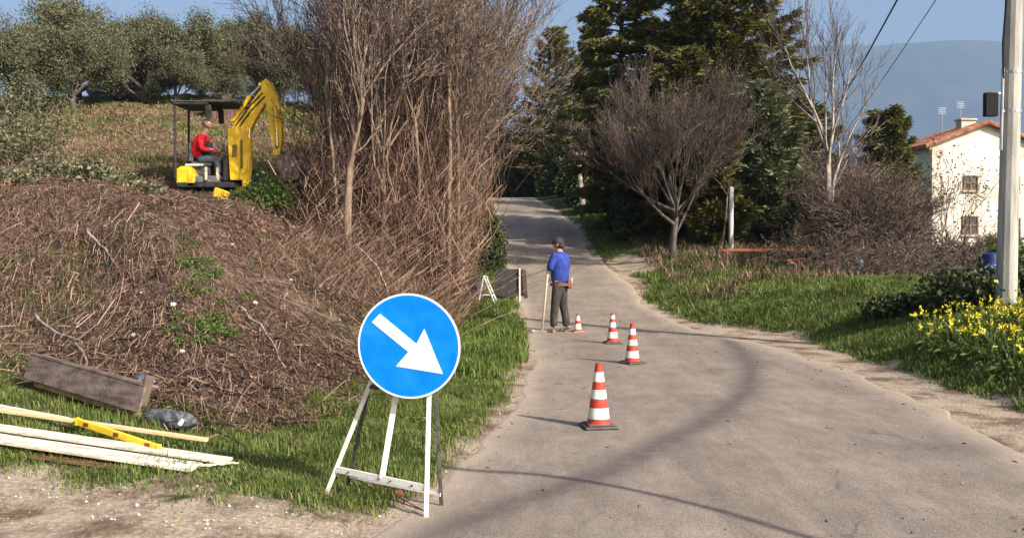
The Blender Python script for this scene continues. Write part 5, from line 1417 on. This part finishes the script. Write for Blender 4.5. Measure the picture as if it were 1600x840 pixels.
# right-hand background items
def post(x, y, h, r, m, label, name='marker_post'):
    b = MB(); b.tube([(0, 0, -.2), (0, 0, h - .02), (0, 0, h)], [r, r, r * .7], 10); o = b.build(name, m, smooth=False, loc=(x, y, Hs(x, y))); return tag(o, label, 'post')
post(6.5, 28.5, 1.95, .07, mat('white_post_paint', (.42, .43, .43), (.55, .56, .56), .6, 6), 'short white post standing in front of the conifers')
bare_tree(55, 'bare_sapling', cz(6.25, 28.8), 'thin pale sapling stem just left of the white post', 1.7, .035, .6, dict(kids=[2, 2], ang=(.3, .7), ratio=(.4, .6), wander=.1, up=.05, seg=4, rr=.5), M['bark'], M['twig_dark'], limbs=3, depth=2)
rust = mat('rust_orange', (.17, .06, .035), (.30, .12, .07), .85, 7)
def rail_stack():
    x, y = 7.0, 25.4
    t = empty('rusty_bed_frame', (x, y, Hs(x, y)), 0, 'long low rust orange metal frame lying before the blue grey conifer', 'metal frame')
    b = MB(); b.bar((-1.35, 0, .42), (1.15, 0, .42), .05, .05); b.bar((-1.35, .4, .40), (1.15, .4, .40), .05, .05); b.build('rail', rust, t)
    for xx in (-1.3, -.3, .5, 1.1): b = MB(); b.bar((xx, 0, -.05), (xx, 0, .4), .04, .04); b.build('leg', rust, t)
    brick = mat('brick_orange', (.36, .13, .07), (.5, .22, .13), .9, 10)
    rr = random.Random(3)
    for k in range(14):
        bx, by = x + rr.uniform(.1, 1.6), y - rr.uniform(.2, .7)
        b = MB(); b.box((0, 0, 0), (.25, .12, .055), bev=.006)
        o = b.build('clay_brick', brick, loc=(bx, by, Hs(bx, by) + .07 + .06 * (k % 3)), rz=rr.random() * 3); tag(o, 'orange clay brick in the loose heap right of the rusty frame', 'brick', 'heap of clay bricks on the right bank')
rail_stack()
def pot(x, y, r, h, m, label, name='flower_pot', cat='pot'):
    b = MB(); b.tube([(0, 0, 0), (0, 0, h * .8), (0, 0, h * .8), (0, 0, h), (0, 0, h * .98)], [r * .72, r * .95, r * 1.08, r * 1.08, r * .9], 18)
    o = b.build(name, m, loc=(x, y, Hs(x, y)), rz=0, smooth=False); return tag(o, label, cat)
pot(8.55, 25.4, .17, .38, rust, 'terracotta pot at the foot of the pale trunked bare tree')
b = MB(); b.tube([(0, 0, 0), (0, 0, .03), (0, 0, .20), (0, 0, .22), (0, 0, .24), (0, 0, .42), (0, 0, .45)], [.13, .145, .145, .155, .145, .14, .08], 20)
o = b.build('blue_drum', mat('blue_plastic', (.006, .015, .10), (.01, .03, .18), .4, 8, spec=.5), loc=(8.62, 17.3, Hs(8.62, 17.3) + .08)); tag(o, 'dark blue plastic drum left of the utility pole', 'drum')
b = MB(); b.tube([(0, 0, 0), (0, 0, .22), (.03, 0, .3)], [.09, .10, .05], 14)
o = b.build('water_canister', mat('pale_blue_plastic', (.12, .18, .23), (.22, .3, .35), .5, 8), loc=(8.9, 24.6, Hs(8.9, 24.6))); tag(o, 'pale blue plastic canister in the brown shrubs', 'canister')
# added grey blue mound standing in for the bluish gap under the olives
def gap_mound():
    x, y = -17.6, 43.5
    b = MB(); b.sph((0, 0, .35), (1.5, .8, .8), 28, 16); v = b.v[0]; nn = nrm(v - np.array([0, 0, .35])); v *= (1 + .07 * np.sin(nn[:, 0] * 12 + nn[:, 2] * 7) + .05 * np.sin(nn[:, 0] * 23))[:, None]; v[:, 2] = np.maximum(v[:, 2], -.1)
    o = b.build('blue_gap_mound', mat('grey_blue_fill', (.08, .10, .14), (.16, .19, .25), .7, 3), loc=(x, y, Hs(x, y)), smooth=True); tag(o, 'added grey blue mound filling the bluish gap under the left olive trees', 'mound')
gap_mound()

# ------------------------------------------------------------------ haze
hz = MB(); hz.box((1000, 4700, 250), (17400, 9800, 3000))
haze = hz.mesh('haze')
hm = bpy.data.materials.new('haze_air'); hm.use_nodes = True
t = hm.node_tree
for n in list(t.nodes):
    if n.type == 'BSDF_PRINCIPLED': t.nodes.remove(n)
v = t.nodes.new('ShaderNodeVolumePrincipled'); v.inputs['Color'].default_value = (.42, .63, 1.0, 1); v.inputs['Density'].default_value = HAZE_D if 'HAZE_D' in globals() else 1.5e-4; v.inputs['Anisotropy'].default_value = .0
t.links.new(v.outputs[0], t.nodes['Material Output'].inputs['Volume'])
haze.materials.append(hm)
ho = bpy.data.objects.new('haze', haze); COL.objects.link(ho); tag(ho, 'blue winter haze over the valley', kind='stuff')
